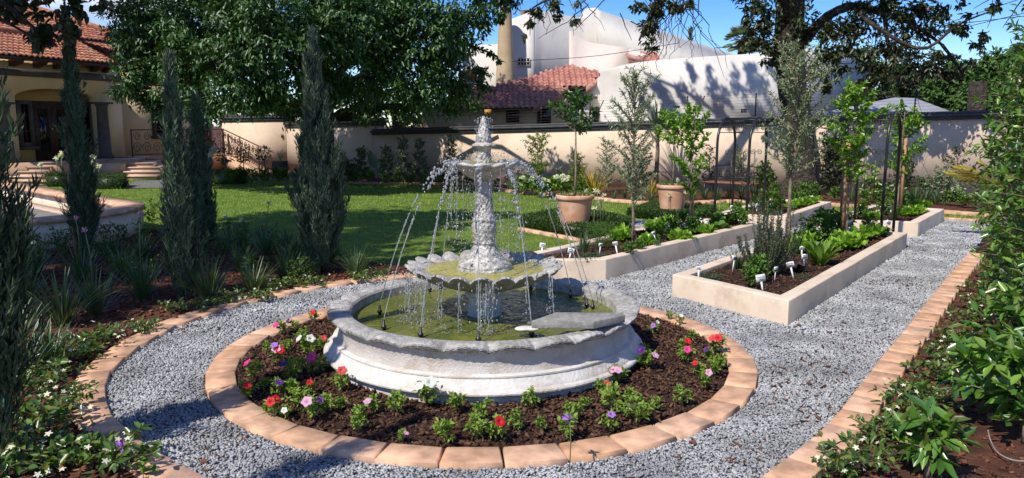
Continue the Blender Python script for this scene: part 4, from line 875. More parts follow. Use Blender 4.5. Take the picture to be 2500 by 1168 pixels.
for t in JAS:
    for c in list(t.children): bpy.data.objects.remove(c)
    bpy.data.objects.remove(t)
STR = [(blades(FM(), 70, .43, .0145, (.08, .8), (.1, .75), 6, .05)).mesh('foliage', M['strap']) for _ in range(3)]
for i, (px, py, s) in enumerate([(60,760,1.1),(120,900,.9),(155,800,1.15),(235,770,1.1),(350,735,1.2),(510,735,1.1),(465,700,1.0),(620,720,.9),(700,690,1.0),(870,680,.9),(590,665,.9),(650,630,1.0),(560,620,1.0),(720,645,.9),(300,690,1.0),(200,690,1.0),(90,680,1.0),(270,640,.9),(350,640,.9),(40,850,1.0),(55,930,1.0),(640,600,.8),(700,610,.8),(590,600,.8)]):
    p = G(px, py, .02); t = thing('agapanthus', ['strappy agapanthus clump in the shade at the start of the dark border', 'strappy agapanthus clump catching sunlight beside the cut-off cypress'][i] if i < 2 else ('pale strappy agapanthus clump lit by a sun fleck in the shaded border' if i == 8 else 'strappy agapanthus clump in the shaded cypress border'), 'agapanthus', (p[0], p[1], .02), rng.uniform(0, 6), 'agapanthus clumps in the shaded border', s)
    obj('foliage', STR[i % 3], t)
    if i in (3, 4, 15, 16, 11):
        fm = FM(); x = rng.uniform(-.1, .1); tube(fm, [(0, 0, .1), (x*.5, 0, .5), (x, -.02, .72)], .005, 5); fm.build('flower_stalk', M['stem'], t); leaves(FM(), np.tile([x, -.02, .72], (22, 1)), unit(runit(22)+[0, 0, .2]), runit(22), .035, .008).build('flower', M['fpale'], t)
RO = [branching(.1, .42, 16, .26, .6, .055, .034, 13, .008, .05, lambda u: 1 - .3*u) for _ in range(3)]; RO = [(a.mesh('stems', M['stem']), b.mesh('foliage', M['shrub'])) for a, b in RO]
PW, PR, PP = pom(.05, 60).mesh('bloom', M['fwhite']), pom(.03, 30).mesh('bloom', M['fred']), pom(.045, 36).mesh('bloom', M['fpale'])
for i, (px, py, bl, lab, s) in enumerate([(80,640,'PP','bush with lilac pink blooms in front of the terrace wall',1.1),(110,650,'W','rose bush with a white bloom, lower of the pair by the terrace wall',1.0),(140,620,'WW','rose bush with two white blooms below the terrace wall',1.1),(60,690,'W','white rose at the shaded far end of the border',.9),
    (260,600,'R','leafy bush with a red bloom beside the slim cypress',1),(180,610,'RW','bush with a red and a white bloom against the terrace wall',1),(320,570,'','bright leafy shrub at the rounded end of the terrace wall',1.3),(375,560,'','sunlit leafy shrub between terrace wall and thin cypress',1.4),(350,600,'','low leafy shrub before the sunlit one',1.1),
    (300,605,'','dark leafy shrub by the foot of the terrace wall',1.1),(410,610,'R','shrub with a small red bloom at the thin cypress',1),(560,590,'W','shrub with a pale blue-white bloom head on the lawn side of the border',1),(600,590,'WR','shrub with white and red blooms at the lawn side of the border',1),(660,610,'R','shrub with thin red flower spikes against the lawn',1),(540,640,'','dark leafy plant beside the bushy cypress',.9),(85,760,'W','rose with a single cream bloom above the strappy leaves',.8),(30,900,'W','white rose beside the trunk of the cut-off cypress',.9),(740,640,'','feathery dark plant at the foot of the broad cypress',.9),(840,665,'','dark low plant by the end of the lawn edge',.8)]):
    p = G(px, py, .02); t = thing('flower_shrub', lab, 'shrub', (p[0], p[1], .02), rng.uniform(0, 6), None, s*.66); a, b = RO[i % 3]; obj('stems', a, t); ob = obj('foliage', b, t)
    if 'sunlit' in lab or 'bright' in lab: ob.data = ob.data.copy(); ob.data.materials[0] = M['bright']  # sunlit shrubs get a brighter leaf colour, sunlight put into the material
    for q in bl:
        az = rng.uniform(-2.4, -.7) - t.rotation_euler[2]; r = rng.uniform(.1, .22); o = obj('bloom', dict(W=PW, R=PR, P=PP)[q], t, (r*math.cos(az), r*math.sin(az), rng.uniform(.42, .58))); o['label'] = dict(W='white', R='small red', P='lilac pink')[q] + ' bloom'
for px, py, lab in [(300, 1168, 'thin-stalked lilac flower standing by the lowest curved paver'), (1390, 1165, 'thin-stalked lilac flower rising from the gravel before the ring pavers')]:
    p = G(px, py, 0); t = thing('wild_garlic_flower', lab, 'flower', (p[0], p[1], 0)); fm = FM(); hh = .16 if px < 500 else .3; tube(fm, [(0, 0, 0), (.005, 0, hh*.6), (.0, .01, hh)], .0028, 5); fm.build('stalk', M['stem'], t); leaves(FM(), np.tile([0, .01, hh], (9, 1)), unit(runit(9)+[0, 0, .6]), runit(9), .045, .016).build('flower', M['flilac'], t)
p = G(350, 1168, .045); a, b = branching(.03, .11, 4, .05, .6, .06, .04, 2, .003); t = thing('seedling', 'two-leaved green seedling growing over the curved paver joint', 'seedling', (p[0], p[1], .0)); a.build('stem', M['stem'], t); b.build('foliage', M['herb'], t)

# big glossy shrubs of the sunny border
def gloss(px, py, h, n, L, rad, label, z=.01, xy=None, mat='gloss'):
    p = G(px, py, z) if xy is None else np.array([*xy, z]); t = thing('glossy_shrub', label, 'shrub', tuple(p), rng.uniform(0, 6))
    a, b = branching(.08, h, int(n), rad, .55, L, L*.42, 15, .016, .12, lambda u: .6 + .6*math.sin(PI*min(1, u*.9+.08)), spread=.85, lf=.16, curl=.18, start=.1); a.build('stems', M['twig'], t); b.build('foliage', M[mat], t)
gloss(2415, 1030, .42, 22, .115, .24, 'low broad-leaved glossy shrub in the middle of the red soil')
gloss(2262, 1168, .30, 13, .11, .13, 'single-stemmed glossy seedling shrub at the bottom of the red soil')
gloss(2500, 1080, .5, 26, .115, .28, 'broad-leaved glossy shrub cut by the picture edge above the drip pipe')
gloss(2455, 930, .5, 24, .10, .27, 'broad-leaved glossy shrub at the foot of the tall hedge')
gloss(2510, 930, .7, 30, .10, .3, 'dense glossy shrub under the tall hedge')
gloss(0, 0, 2.3, 170, .085, .36, 'tall glossy hedge shrub closest to the camera, reaching above the wall', xy=(4.12, 5.9))
gloss(0, 0, 2.75, 190, .085, .42, 'tall glossy hedge shrub, second in the row, with red new leaves', xy=(4.78, 6.95))
gloss(0, 0, 2.5, 160, .085, .42, 'tall glossy hedge shrub, third in the row', xy=(5.42, 8.05))
gloss(0, 0, 1.9, 100, .085, .42, 'glossy hedge shrub at the far end of the row beside the path', xy=(6.3, 9.6))
p = G(2420, 1075, .03); fm = FM(); tube(fm, spline([G(2412,1050,.10), G(2418,1075,.05), G(2436,1105,.03), G(2475,1124,.03), G(2530,1126,.03)], 24), .0036, 6); tag(fm.build('drip_pipe', M['slab'], None, True), 'thin pale irrigation pipe snaking over the red soil', 'pipe')

# ------------------------------------------------------------------ vegetables, herbs and labels in the planters
def veg_meshes():
    V = {}
    V['lettuce'] = [blades(FM(), 48, .16, .075, (.1, 1.05), (.2, .9), 6, .03, .3).mesh('leaves', M['lettuce']) for _ in range(3)]
    V['chard'] = [blades(FM(), 44, .27, .05, (.05, .75), (.3, 1.0), 6, .05, .2).mesh('leaves', M['bright']) for _ in range(2)]
    V['herb'] = [branching(.02, .17, 22, .13, .7, .036, .02, 16, .003, .05, lambda u: 1-.4*u)[1].mesh('leaves', M['herb']) for _ in range(3)]
    V['cabbage'] = [blades(FM(), 26, .20, .13, (.3, 1.1), (.0, .5), 4, .03, .08).mesh('leaves', M['herb']) for _ in range(2)]
    V['purple'] = [blades(FM(), 22, .14, .07, (.2, 1.0), (.2, .6), 4, .03, .14).mesh('leaves', M['purple'])]
    V['chives'] = [blades(FM(), 70, .24, .007, (.0, .5), (.0, .7), 4, .04).mesh('leaves', M['strap'])]
    V['dill'] = [leaves(FM(), (lambda u: np.c_[rng.normal(size=(900, 2))*.07*(.5+u), u*.3])(rng.uniform(.1, 1, (900, 1))), unit(runit(900)*.7+[0, 0, .6]), runit(900), .05, .004).mesh('leaves', M['herb'])]
    V['thyme'] = [leaves(FM(), (lambda d: d*np.array([.14, .14, .06])*rng.uniform(.4, 1, (700, 1)))(np.abs(runit(700))*np.array([1, 1, 1])*rng.choice([-1, 1], (700, 3))*[1, 1, 0] + np.array([0, 0, 1.])*rng.uniform(0, 1, (700, 1))), unit(runit(700)+[0, 0, .4]), runit(700), .022, .009).mesh('leaves', M['rosemary'])]
    return V
VG = veg_meshes(); VN = dict(lettuce='lettuce', chard='chard', herb='herb_bush', cabbage='cabbage', purple='purple_lettuce', chives='chives', dill='dill', thyme='thyme')
VC = dict(lettuce='lettuce', chard='chard', herb='herb', cabbage='cabbage', purple='lettuce', chives='chives', dill='dill', thyme='thyme')
def veg(kind, px, py, label, s=1.0, z=.2):
    p = G(px, py, z); m = VG[kind][rng.integers(len(VG[kind]))]; s = s*(1.12 if kind in ('lettuce', 'herb') else .95); o = obj(VN[kind], m, None, (p[0], p[1], z), (0, 0, rng.uniform(0, 6)), s); tag(o, label, VC[kind], 'vegetables in the raised beds')
b1, a1, a2, b2 = 'rosemary planter', 'long planter by the pots', 'far planter beyond the wide arch', 'small planter beyond the narrow arch'
for k, px, py, s in [('herb',1850,690,1.2),('herb',1832,705,.9),('chives',1800,660,1),('thyme',1735,682,1),('chard',2003,648,1.15),('chard',1990,625,.8),('lettuce',1945,620,1.2),('lettuce',1962,605,1.2),('purple',1950,668,.9),('thyme',1960,680,.7),('herb',1975,600,1.5),('herb',2000,590,1.7),('herb',2020,580,1.6),('lettuce',2048,600,1.1),('lettuce',2065,612,1.3),('lettuce',2085,605,1.1),('lettuce',2030,615,1),('herb',2040,575,1.5),('herb',2062,570,1.3),('lettuce',2110,585,1.1),('lettuce',2135,580,1.1),('cabbage',2150,575,.9),('herb',2120,570,1.2),('lettuce',2090,590,1.1),('chives',2125,562,.9),('purple',1975,592,1.4)]:
    d = dict(chard={2003: 'big leafy chard clump', 1990: 'smaller chard clump'}, purple={1950: 'nearly black leafy clump at the foot of the olive stem', 1975: 'tall dark red-leaved clump'}, chives={1800: 'thin-leaved chive tuft', 2125: 'chive tuft at the arch end'}, thyme={1735: 'low creeping thyme cushion at the plastered front corner', 1960: 'tiny thyme cushion near the white labels'}, herb={1850: 'mint bush behind the white handwritten label', 1832: 'low mint bush at the front'}).get(k, {}).get(px, dict(lettuce='bright green lettuce', herb='dark green leafy herb bush', cabbage='broad-leaved cabbage')[k] if k in ('lettuce', 'herb', 'cabbage') else k)
    veg(k, px, py, d + ' in the ' + b1, s, .19)
for k, px, py, s in [('chives',1425,620,1.2),('dill',1470,610,1.1),('thyme',1430,640,1.2),('thyme',1455,630,1.2),('lettuce',1510,590,1),('lettuce',1522,582,1),('herb',1535,628,.8),('lettuce',1578,600,.9),('herb',1560,618,.7),('purple',1567,580,1.2),('lettuce',1590,566,1),('lettuce',1612,560,1),('lettuce',1630,555,1),('herb',1640,580,1.2),('herb',1610,590,1),('lettuce',1652,592,1),('lettuce',1665,585,.8),('herb',1670,565,1.2),('herb',1690,575,1.1),('lettuce',1705,572,1),('lettuce',1722,577,1),('herb',1710,550,1),('purple',1730,540,1),('cabbage',1755,555,1.1),('cabbage',1775,548,1.2),('cabbage',1760,565,.9),('herb',1800,552,1.2),('herb',1812,556,1),('cabbage',1745,540,1),('lettuce',1680,590,.7),('chives',1605,610,.7)]:
    d = dict(chives={1425: 'large spiky chive tuft beside the shell bowl', 1605: 'reddish chive tuft near the front rim'}, dill={1470: 'feathery dill bush'}, thyme={1430: 'low grey-green thyme cushion', 1455: 'low grey-green thyme cushion'}, purple={1567: 'dark purple lettuce behind the white label', 1730: 'dark purple lettuce at the arch end'}).get(k, {}).get(px) or dict(lettuce='bright green lettuce', herb='leafy herb bush', cabbage='broad round-leaved cabbage')[k]
    veg(k, px, py, d + ' in the ' + a1, s, .2)
for k, px, py, s in [('herb',1800,522,.9),('lettuce',1815,527,.8),('herb',1850,518,1.3),('herb',1870,512,1.4),('herb',1890,508,1.3),('herb',1905,518,1.1),('lettuce',1935,512,1),('lettuce',1950,508,1),('lettuce',1965,504,1),('lettuce',1980,500,1),('lettuce',1990,496,.9),('herb',1940,500,1),('herb',1960,495,.9),('herb',1880,524,1)]:
    veg(k, px, py, dict(lettuce='bright green lettuce', herb='leafy herb bush')[k] + ' in the ' + a2, s, .2)
for k, px, py, s in [('herb',2100,538,1.1),('lettuce',2120,540,.9),('lettuce',2135,540,.9),('herb',2110,528,1.2),('herb',2160,528,1.1),('herb',2185,540,1),('lettuce',2215,530,1),('lettuce',2230,527,1),('lettuce',2240,522,.9),('herb',2200,520,1.3),('herb',2215,512,1.2),('lettuce',2250,512,1),('lettuce',2235,508,1),('herb',2180,505,1.1),('herb',2150,512,1),('lettuce',2262,508,.8)]:
    veg(k, px, py, dict(lettuce='bright green lettuce', herb='leafy herb bush')[k] + ' in the ' + b2, s, .2)
# rosemary
for px, py, h, s, lab in [(1885, 670, .78, 1, 'tall rosemary bush with upright spires in the rosemary planter'), (1862, 672, .5, .8, 'shorter rosemary bush beside the tall one')]:
    p = G(px, py, .19); t = thing('rosemary_bush', lab, 'rosemary', (p[0], p[1], .19)); wd, lv = FM(), FM()
    for k in range(int(44*s)):
        az = rng.uniform(0, 6.3); r = rng.uniform(.02, .14); hh = h*rng.uniform(.45, 1); sx = np.array([r*math.cos(az)*2.2, r*math.sin(az)*2.2]); P = spline([(r*.3*math.cos(az), r*.3*math.sin(az), 0), (*sx*.8, hh*.5), (*sx, hh)], 6); tube(wd, P, np.linspace(.005, .002, 6), 4, False)
        m = 190; u = rng.uniform(.12, 1, m); Q = np.stack([np.interp(u, np.linspace(0, 1, 6), P[:, i]) for i in range(3)], 1); leaves(lv, Q, unit(runit(m) + [0, 0, .7]), runit(m), .032, .0065, .1, .05)
    wd.build('stems', M['twig'], t); lv.build('foliage', M['rosemary'], t)
# plant labels
def sign(hx, hy, bx, by, label, s=1.0, text=None, z=.2, yaw=None, tilt=None):
    b = G(bx, by, z); h = D(hx, hy, b[1]); L = max(.1, h[2] - z); lean = (h[0]-b[0])/L
    t = thing('plant_label', label, 'label', (b[0], b[1], z-.03), group='white plant labels in the raised beds'); t.rotation_euler = (0, math.atan(lean), 0)
    s = s*.88; W, Hh = .075*s, .058*s; L += .03; yaw = rng.uniform(-.6, .9) if yaw is None else yaw
    c, sn = math.cos(yaw), math.sin(yaw); rot = lambda V: [(x*c - y*sn, x*sn + y*c, zz) for x, y, zz in V]
    fm = FM(); pts = rot([(-.006, 0, 0), (.006, 0, 0), (.009, 0, L-Hh/2), (-.009, 0, L-Hh/2)]); ext(fm, pts, np.array([-sn, c, 0])*.003); fm.build('spike', M['white'], t)
    tl = rng.uniform(-.15, .3) if tilt is None else tilt
    fm = FM(); pts = rot([(-W/2, tl*-Hh/2*.0, L-Hh/2), (W/2, 0, L-Hh/2), (W/2*.96, tl*Hh*.5, L+Hh/2), (-W/2*.96, tl*Hh*.5, L+Hh/2)]); ext(fm, pts, np.array([-sn, c, 0])*.004); head = fm.build('tag', M['white'], t)
    fm = FM(); k = 0
    if text:
        for li, tx in enumerate(text):
            cu = bpy.data.curves.new('lettering_curve', 'FONT'); cu.body = tx; cu.size = .019*s; cu.align_x = 'CENTER'; cu.extrude = .0004; cu.shear = .2; cu.materials.append(M['ink'])
            tmp = bpy.data.objects.new('tmp', cu); COL.objects.link(tmp); bpy.context.view_layer.update(); me = bpy.data.meshes.new_from_object(tmp.evaluated_get(bpy.context.evaluated_depsgraph_get())); bpy.data.objects.remove(tmp); o = bpy.data.objects.new('lettering', me); COL.objects.link(o); o.parent = head; o.location = (*(np.array([sn, -c])*.0035), L + Hh*(.14 - .34*li)); o.rotation_euler = (PI/2 - math.atan(tl*.5), 0, yaw)
    else:
        for li in range(2):
            x = -W*.34
            while x < W*.30:
                w_ = rng.uniform(.004, .011)*s; zz = L + Hh*(.12 - .30*li); pts = rot([(x, -.004 + .0, zz), (x+w_, -.004, zz), (x+w_, -.004+.001, zz+.009*s), (x, -.004+.001, zz+.009*s)]); fm.add([tuple(q) for q in pts], [(0, 1, 2, 3)]); x += w_ + .0025
        fm.build('handwriting', M['ink'], head)
    return t
RP, LP_, FP, SP = 'rosemary planter', 'long planter by the pots', 'far planter beyond the wide arch', 'small planter beyond the narrow arch'
sign(1859, 679, 1864, 712, 'largest white label with two handwritten lines at the front of the rosemary planter', 1.35, ['Chinese', 'mint'], .19, -.05, .25)
for hx, hy, bx, by, lab, s in [(1894,658,1891,688,'grey-looking label turned into shade, just behind the largest white label',1.1),(1931,645,1939,680,'leaning white label in front of the nearly black leaf clump',1.2),(1964,627,1960,668,'upright white label beside the big chard clump',1.1),(1958,606,1957,626,'small white label behind the upright one at the chard',.9),(1793,630,1788,664,'shaded label seen from behind at the gravel side of the rosemary planter',1),(1706,655,1705,682,'label seen edge-on by the back rim corner of the rosemary planter',.7),(2101,566,2096,592,'white label at the lettuces of the rosemary planter',1),(2108,556,2104,580,'white label leaning over the arch end of the rosemary planter',1.1),(2072,545,2068,575,'white label behind the orange lemon stake',1)]: sign(hx, hy, bx, by, lab, s, None, .19)
for hx, hy, bx, by, lab, s in [(1324,599,1321,622,'white label with dark lines next to the blue-grey stones',1.1),(1393,612,1388,634,'bright crumpled white label close to the fountain jets',1.2),(1466,598,1463,622,'small pale label at the dill bush',.8),(1503,594,1510,628,'thin leaning white label before the olive stem',.9),(1585,577,1583,600,'square white label by the dark purple lettuce',.9),(1597,568,1605,593,'leaning narrow white label in the lettuce row',.9),(1602,536,1602,552,'pale label against the grey gravel of the cross path',1.0),(1634,549,1632,568,'thin label edge-on near the lemon stem',.7),(1683,558,1688,572,'black and white label at the foot of the citrus stem',.9),(1671,545,1684,572,'small tilted label just behind the citrus stem label',.7),(1728,545,1734,574,'large white label leaning at the front rim of the long planter',1.3),(1711,533,1722,555,'slanting bare label stake near the arch',.7),(1780,530,1779,548,'white label among the round cabbages',1.0)]: sign(hx, hy, bx, by, lab, s)
for hx, hy, bx, by, lab, s in [(1787,506,1785,522,'white figure-like label at the corner of the far planter',1.2),(1849,503,1846,520,'bright white label, bigger of the two between the arch posts',1.8),(1883,500,1889,517,'white label leaning beside the bigger one between the arch posts',1.5),(1981,482,1984,496,'white label at the back end of the far planter',1.2),(1962,490,1962,503,'pale label before the back end of the far planter',1),(1852,492,1850,506,'grey label behind the bright one of the far planter',1.2)]: sign(hx, hy, bx, by, lab, s)
for hx, hy, bx, by, lab, s in [(2144,519,2147,538,'round-headed white label beside the arch post of the small planter',1.5),(2165,503,2166,520,'white label behind the arch posts in the small planter',1.2),(2175,508,2177,525,'white label between the two front arch posts',1.3),(2126,511,2125,528,'pale label on the left side of the small planter',1),(2224,489,2219,512,'pale blue-white label on a tall spike in the small planter',1.3),(2168,545,2160,558,'lilac-tinted label leaning on the rim of the small planter',1.2)]: sign(hx, hy, bx, by, lab, s)

# ------------------------------------------------------------------ slender trees in the planters
def young(px, py, top, name, cat, mat, label, nb, bl, L, W, per, h0, tr, z=.2, up=.75, prof=None, **kw):
    p = G(px, py, z); h = D(*top, p[1])[2] - z; t = thing(name, label, cat, (p[0], p[1], z-.02), rng.uniform(0, 6)); a, b = branching(h0*h, h*.93, nb, bl, up, L, W, per, tr, .12, prof or (lambda u: .55 + .7*math.sin(PI*min(1, u*.85+.08))), **kw)
    a.build('trunk', M['twig'], t, True); b.build('crown', M[mat], t); return p
OP = lambda u: .5 + .8*math.sin(PI*min(1, u*.8+.12)) if u < .85 else .55
young(1542, 597, (1525, 150), 'olive_tree', 'olive tree', 'olive', 'slender olive tree with airy grey-green crown in the long planter', 60, .42, .062, .014, 50, .22, .022, up=.95, prof=OP, spread=.7, bent=.02)
p = young(1925, 612, (1905, 85), 'olive_tree', 'olive tree', 'olive', 'dense silvery olive tree with a stout pale stem in the rosemary planter', 90, .48, .062, .014, 52, .34, .026, up=.9, prof=OP, spread=.7, bent=.02)
p = young(1683, 568, (1700, 245), 'citrus_tree', 'citrus tree', 'citrus', 'young citrus tree with upright bright shoots in the long planter', 24, .28, .085, .038, 34, .28, .016, up=.95)
stake('tree_stake', p[0]+.05, p[1]+.06, .2, .75, 'green painted stake behind the citrus stem of the long planter', .012)
p = young(2065, 592, (2090, 190), 'citrus_tree', 'citrus tree', 'citrus', 'citrus tree with the widest bright crown at the arch end of the rosemary planter', 36, .36, .085, .038, 36, .36, .016, up=.8)
stake('tree_stake', p[0]-.03, p[1]+.05, .2, 1.32, 'orange-brown timber stake with ties in the rosemary planter', .02)
p = young(2190, 522, (2190, 250), 'citrus_tree', 'citrus tree', 'citrus', 'citrus tree behind the narrow arch in the small planter', 32, .36, .085, .038, 34, .35, .016, up=.7)
stake('tree_stake', p[0]+.03, p[1]-.05, .2, 1.35, 'orange-brown timber stake behind the narrow arch posts', .02)

# ------------------------------------------------------------------ pots, lollipop trees and box hedges
def pot(px, y, sz, label, tl, ttop, s=1.0):
    x = D(px, 520, y)[0]; t = thing('terracotta_pot', label, 'pot', (x, y, 0), sc=(s, s, sz)); fm = FM()
    lathe(fm, [(.255, .02), (.26, .05), (.285, .2), (.315, .4), (.335, .52), (.338, .535), (.35, .54), (.372, .55), (.378, .57), (.376, .60), (.362, .615), (.34, .612), (.33, .58), (.32, .54)], 64, cap=False); fm.build('pot_body', M['terracotta'], t, True)
    fm = FM(); lathe(fm, [(.325, .55), (.2, .565), (.01, .57)], 32, cap=False); fm.build('soil', M['mulch'], t, True)
    fol = leaves(FM(), np.c_[(lambda a, r: np.c_[r*np.cos(a), r*np.sin(a)])(rng.uniform(0, 6.3, 500), .36*s*np.sqrt(rng.uniform(.1, 1, 500))), rng.uniform(.56, .66, 500)*sz], unit(runit(500) + [0, 0, .2]), runit(500), .04, .012); o = fol.build('underplanting', M['herb'], loc=(x, y, 0)); tag(o, 'fine-leaved underplanting spilling from the ' + tl + ' pot', 'plant')
    t2 = thing('lemon_tree', ttop, 'lemon tree', (x, y, .55*sz)); hh = 1.35 if 'closer' in label else 1.1
    fm = FM(); tube(fm, [(0, 0, 0), (.01, 0, .4), (0, .01, hh-.25)], [.02, .017, .014], 7); 
    for k in range(9): a = k*GA; limb(fm, (0, .01, hh-.3), (.2*math.cos(a), .2*math.sin(a), hh - .05 + .15*math.sin(k)), .008, .003, .1, 5)
    fm.build('trunk', M['twig'], t2, True); branching(hh-.34, hh+.22, 24, .34, .75, .10, .042, 22, .012, .08, lambda u: .75 + .5*math.sin(PI*min(1, u*.9+.1)), spread=.8)[1].build('crown', M['lemon' if 'closer' in label else 'citrus'], t2)
    return x, y
P1_ = pot(1403, 12.12, 1.05, 'large weathered terracotta pot closer to the fountain', 'closer', 'dark green lollipop lemon tree in the closer pot', .82)
P2_ = pot(1640, 14.35, 1.03, 'large terracotta pot farther back with a rust-stained foot', 'farther', 'bright green lollipop lemon tree in the farther pot', .80)
def boxhedge(poly, h, n, label, hole=None):
    n = int(n*1.7)
    c = np.mean(poly, 0); Q = [np.array(p) - c for p in poly]; fm = FM(); prism(fm, [q*.93 for q in Q], 0, h*.86); S = scatter([tuple(q) for q in Q], n); top = rng.uniform(size=n) < .5; Z = np.where(top, h*rng.uniform(.82, 1.08, n), rng.uniform(.02, h, n))
    e = resample(np.array(Q + [Q[0]]), .01); k = rng.integers(len(e), size=n); E = e[k] + rng.normal(size=(n, 2))*.025; P = np.where(top[:, None], S, E); Dv = unit(np.c_[np.where(top[:, None], 0, P*1.0), np.where(top, 1, .4)] + runit(n)*.7)
    lv = leaves(FM(), np.c_[P, Z], Dv, unit(runit(n)+[0, 0, .6]), .032*rng.uniform(.7, 1.4, n), .016*rng.uniform(.8, 1.2, n))
    t = thing('box_hedge', label, 'hedge', (c[0], c[1], 0)); fm.build('woody_core', M['dark_leaf'], t); lv.build('foliage', M['box'], t)
boxhedge([tuple(G(*p)[:2]) for p in [(1272, 556), (1437, 591), (1538, 562), (1400, 530)]], .21, 9000, 'low clipped box hedge around the closer terracotta pot')
boxhedge([tuple(G(*p)[:2]) for p in [(1535, 531), (1690, 543), (1742, 522), (1600, 508)]], .16, 8000, 'low clipped box hedge around the farther terracotta pot')
edging('paver_edging', [tuple(G(*p)[:2]) for p in [(1275, 560), (1440, 590), (1560, 560)]], .11, -1, .3, -.02, .035, 'thin paver strip in front of the closer box hedge')
for px, py, n, lab in [(1425, 560, 3, 'spent agapanthus stalks in front of the closer pot'), (1465, 558, 6, 'cluster of tall thin flower stalks beside the closer pot'), (1655, 522, 4, 'dry flower stalks in front of the farther pot')]:
    p = G(px, py, .1); t = thing('flower_stalks', lab, 'flower stalks', (p[0], p[1], .05)); fm, fl_ = FM(), FM()
    for k in range(n):
        x, y = rng.normal(size=2)*.12; hh = rng.uniform(.35, .75); tube(fm, [(x, y, 0), (x*1.1, y, hh*.5), (x*1.2, y, hh)], .005, 5); leaves(fl_, np.tile([x*1.2, y, hh], (20, 1)), unit(runit(20) + [0, 0, .3]), runit(20), .06, .012)
    fm.build('stalk', M['stem'], t); fl_.build('flower', M['fcream'], t)

# ------------------------------------------------------------------ iron arches
def arch(a, b, tun, hgt, label):
    """two hoops a-b and a+tun - b+tun joined by a slatted roof"""
    a, b, tun = map(np.array, (a, b, tun)); c = (a + b + tun)/2; t = thing('garden_arch', label, 'arch', (c[0], c[1], 0))
    def hoop(o):
        p0, p1 = a + o*tun - c, b + o*tun - c; m = (p0+p1)/2; hw = np.linalg.norm(p1-p0)/2; e = (p1-p0)/np.linalg.norm(p1-p0); hs = hgt - hw
        P = [(*p0, .0), (*p0, hs*.5), (*p0, hs)] + [(*(m - e*hw*math.cos(u)), hs + hw*math.sin(u)) for u in np.linspace(0.15, PI-.15, 13)] + [(*p1, hs), (*p1, hs*.5), (*p1, .0)]
        fm = FM(); tube(fm, P, .022, 8); fm.build('hoop', M['iron'], t, True); return m, hw, e, hs
    m, hw, e, hs = hoop(0); hoop(1)
    fm = FM()
    for u in np.linspace(.45, PI-.45, 7):
        q = m - e*hw*math.cos(u); z = hs + hw*math.sin(u); tube(fm, [(*q, z), (*(q + tun), z)], .007, 6)
    for v in np.linspace(.06, .94, 14):
        P = [(*(m - e*hw*math.cos(u) + tun*v), hs + hw*math.sin(u) + .006) for u in np.linspace(.6, PI-.6, 7)]; tube(fm, P, .004, 4)
    fm.build('roof_bars', M['iron'], t, True)
arch((3.73, 11.98), (4.22, 12.66), (-.33, .66), 1.86, 'black iron arch with a barred roof linking the long planter and the far planter')
arch((5.29, 10.76), (5.80, 11.42), (-.31, .64), 1.93, 'black iron arch seen end-on, linking the rosemary planter and the small planter')

for px, py, lab in [(1958, 794, 'reddish dry leaf on the gravel by the planter corner'), (2052, 788, 'small dark dry leaf on the path between planter and edging'), (1880, 945, 'brown dry leaf on the gravel near the east side of the ring'), (505, 1130, 'dark dry leaf in the gravel at the bottom near the curved pavers'), (2245, 587, 'yellow dry leaf on the far gravel beside the small planter'), (1700, 1085, 'dry leaf on the gravel before the ring pavers')]:
    p = G(px, py, .025); o = leaves(FM(), np.zeros((1, 3)), np.array([[1., .2, .1]]), np.array([[0, .2, 1.]]), .06, .035, .2, .2).build('fallen_leaf', M['fcoral' if 0 else 'bark_red'], loc=tuple(p), rz=rng.uniform(0, 6)); tag(o, lab, 'leaf', 'fallen leaves on the gravel')

for i in range(46):
    px, py = rng.uniform(40, 900), rng.uniform(585, 700); p = G(px, py, .02)
    if not inside(np.array([p[:2]]), left_bed)[0] or math.hypot(*(p[:2]-FC)) < 3.25: continue
    t = thing('border_plant', 'low dark leafy plant filling the shaded cypress border', 'plant', tuple(p), rng.uniform(0, 6), 'low filler plants in the shaded border', rng.uniform(.7, 1.2)); a, b = RO[i % 3]; obj('stems', a, t, sc=.55); obj('foliage', b, t, sc=.55)
# ------------------------------------------------------------------ boundary walls
def wall_run(name, a, b, tops, label, thick=.23, cop=True, ch=.2):
    """tops: list of (px, py) on the coping top, taken to the vertical plane a-b"""
    a, b = np.array(a, float), np.array(b, float); d = unit(b-a); n = np.array([-d[1], d[0]]); t = thing(name, label, 'wall', (*((a+b)/2), 0)); c = (a+b)/2
    P = [VP(*q, a, b) for q in tops]; s = [float(np.dot(p[:2]-a, d)) for p in P]; L = np.linalg.norm(b-a); z = [p[2] for p in P]
    k = np.polyfit(s, z, 1) if len(s) > 1 else (0, z[0]); z0, z1 = np.polyval(k, 0), np.polyval(k, L)
    A, B_ = np.array([*(a-c), 0]), np.array([*(b-c), 0]); up = np.array([0, 0, 1.]); nn = np.array([*n, 0])
    fm = FM(); ext(fm, [A, B_, B_ + up*(z1-ch), A + up*(z0-ch)], nn*thick); fm.build('wall_face', M['wall'], t)
    dd = np.array([*d, 0])
    for o, lo, hi in ((.05, ch, ch*.62), (.085, ch*.62, ch*.3), (.035, ch*.3, 0)):
        fm = FM(); ext(fm, [A - nn*o - dd*o + up*(z0-lo), B_ - nn*o + dd*o + up*(z1-lo), B_ - nn*o + dd*o + up*(z1-hi), A - nn*o - dd*o + up*(z0-hi)], nn*(thick + 2*o)); fm.build('coping', M['coping'], t)
    return t, (a, d, n, z0, (z1-z0)/L)
wt, WR = wall_run('boundary_wall', WA, WB, [(925, 314), (1250, 306), (1700, 291), (2400, 269)], 'long beige plastered boundary wall with dark grey coping, running from the shade tree to the hedge')
WL0, WL1 = tuple(D(548, 430, 30.9)[:2]), tuple(D(702, 430, 30.3)[:2])
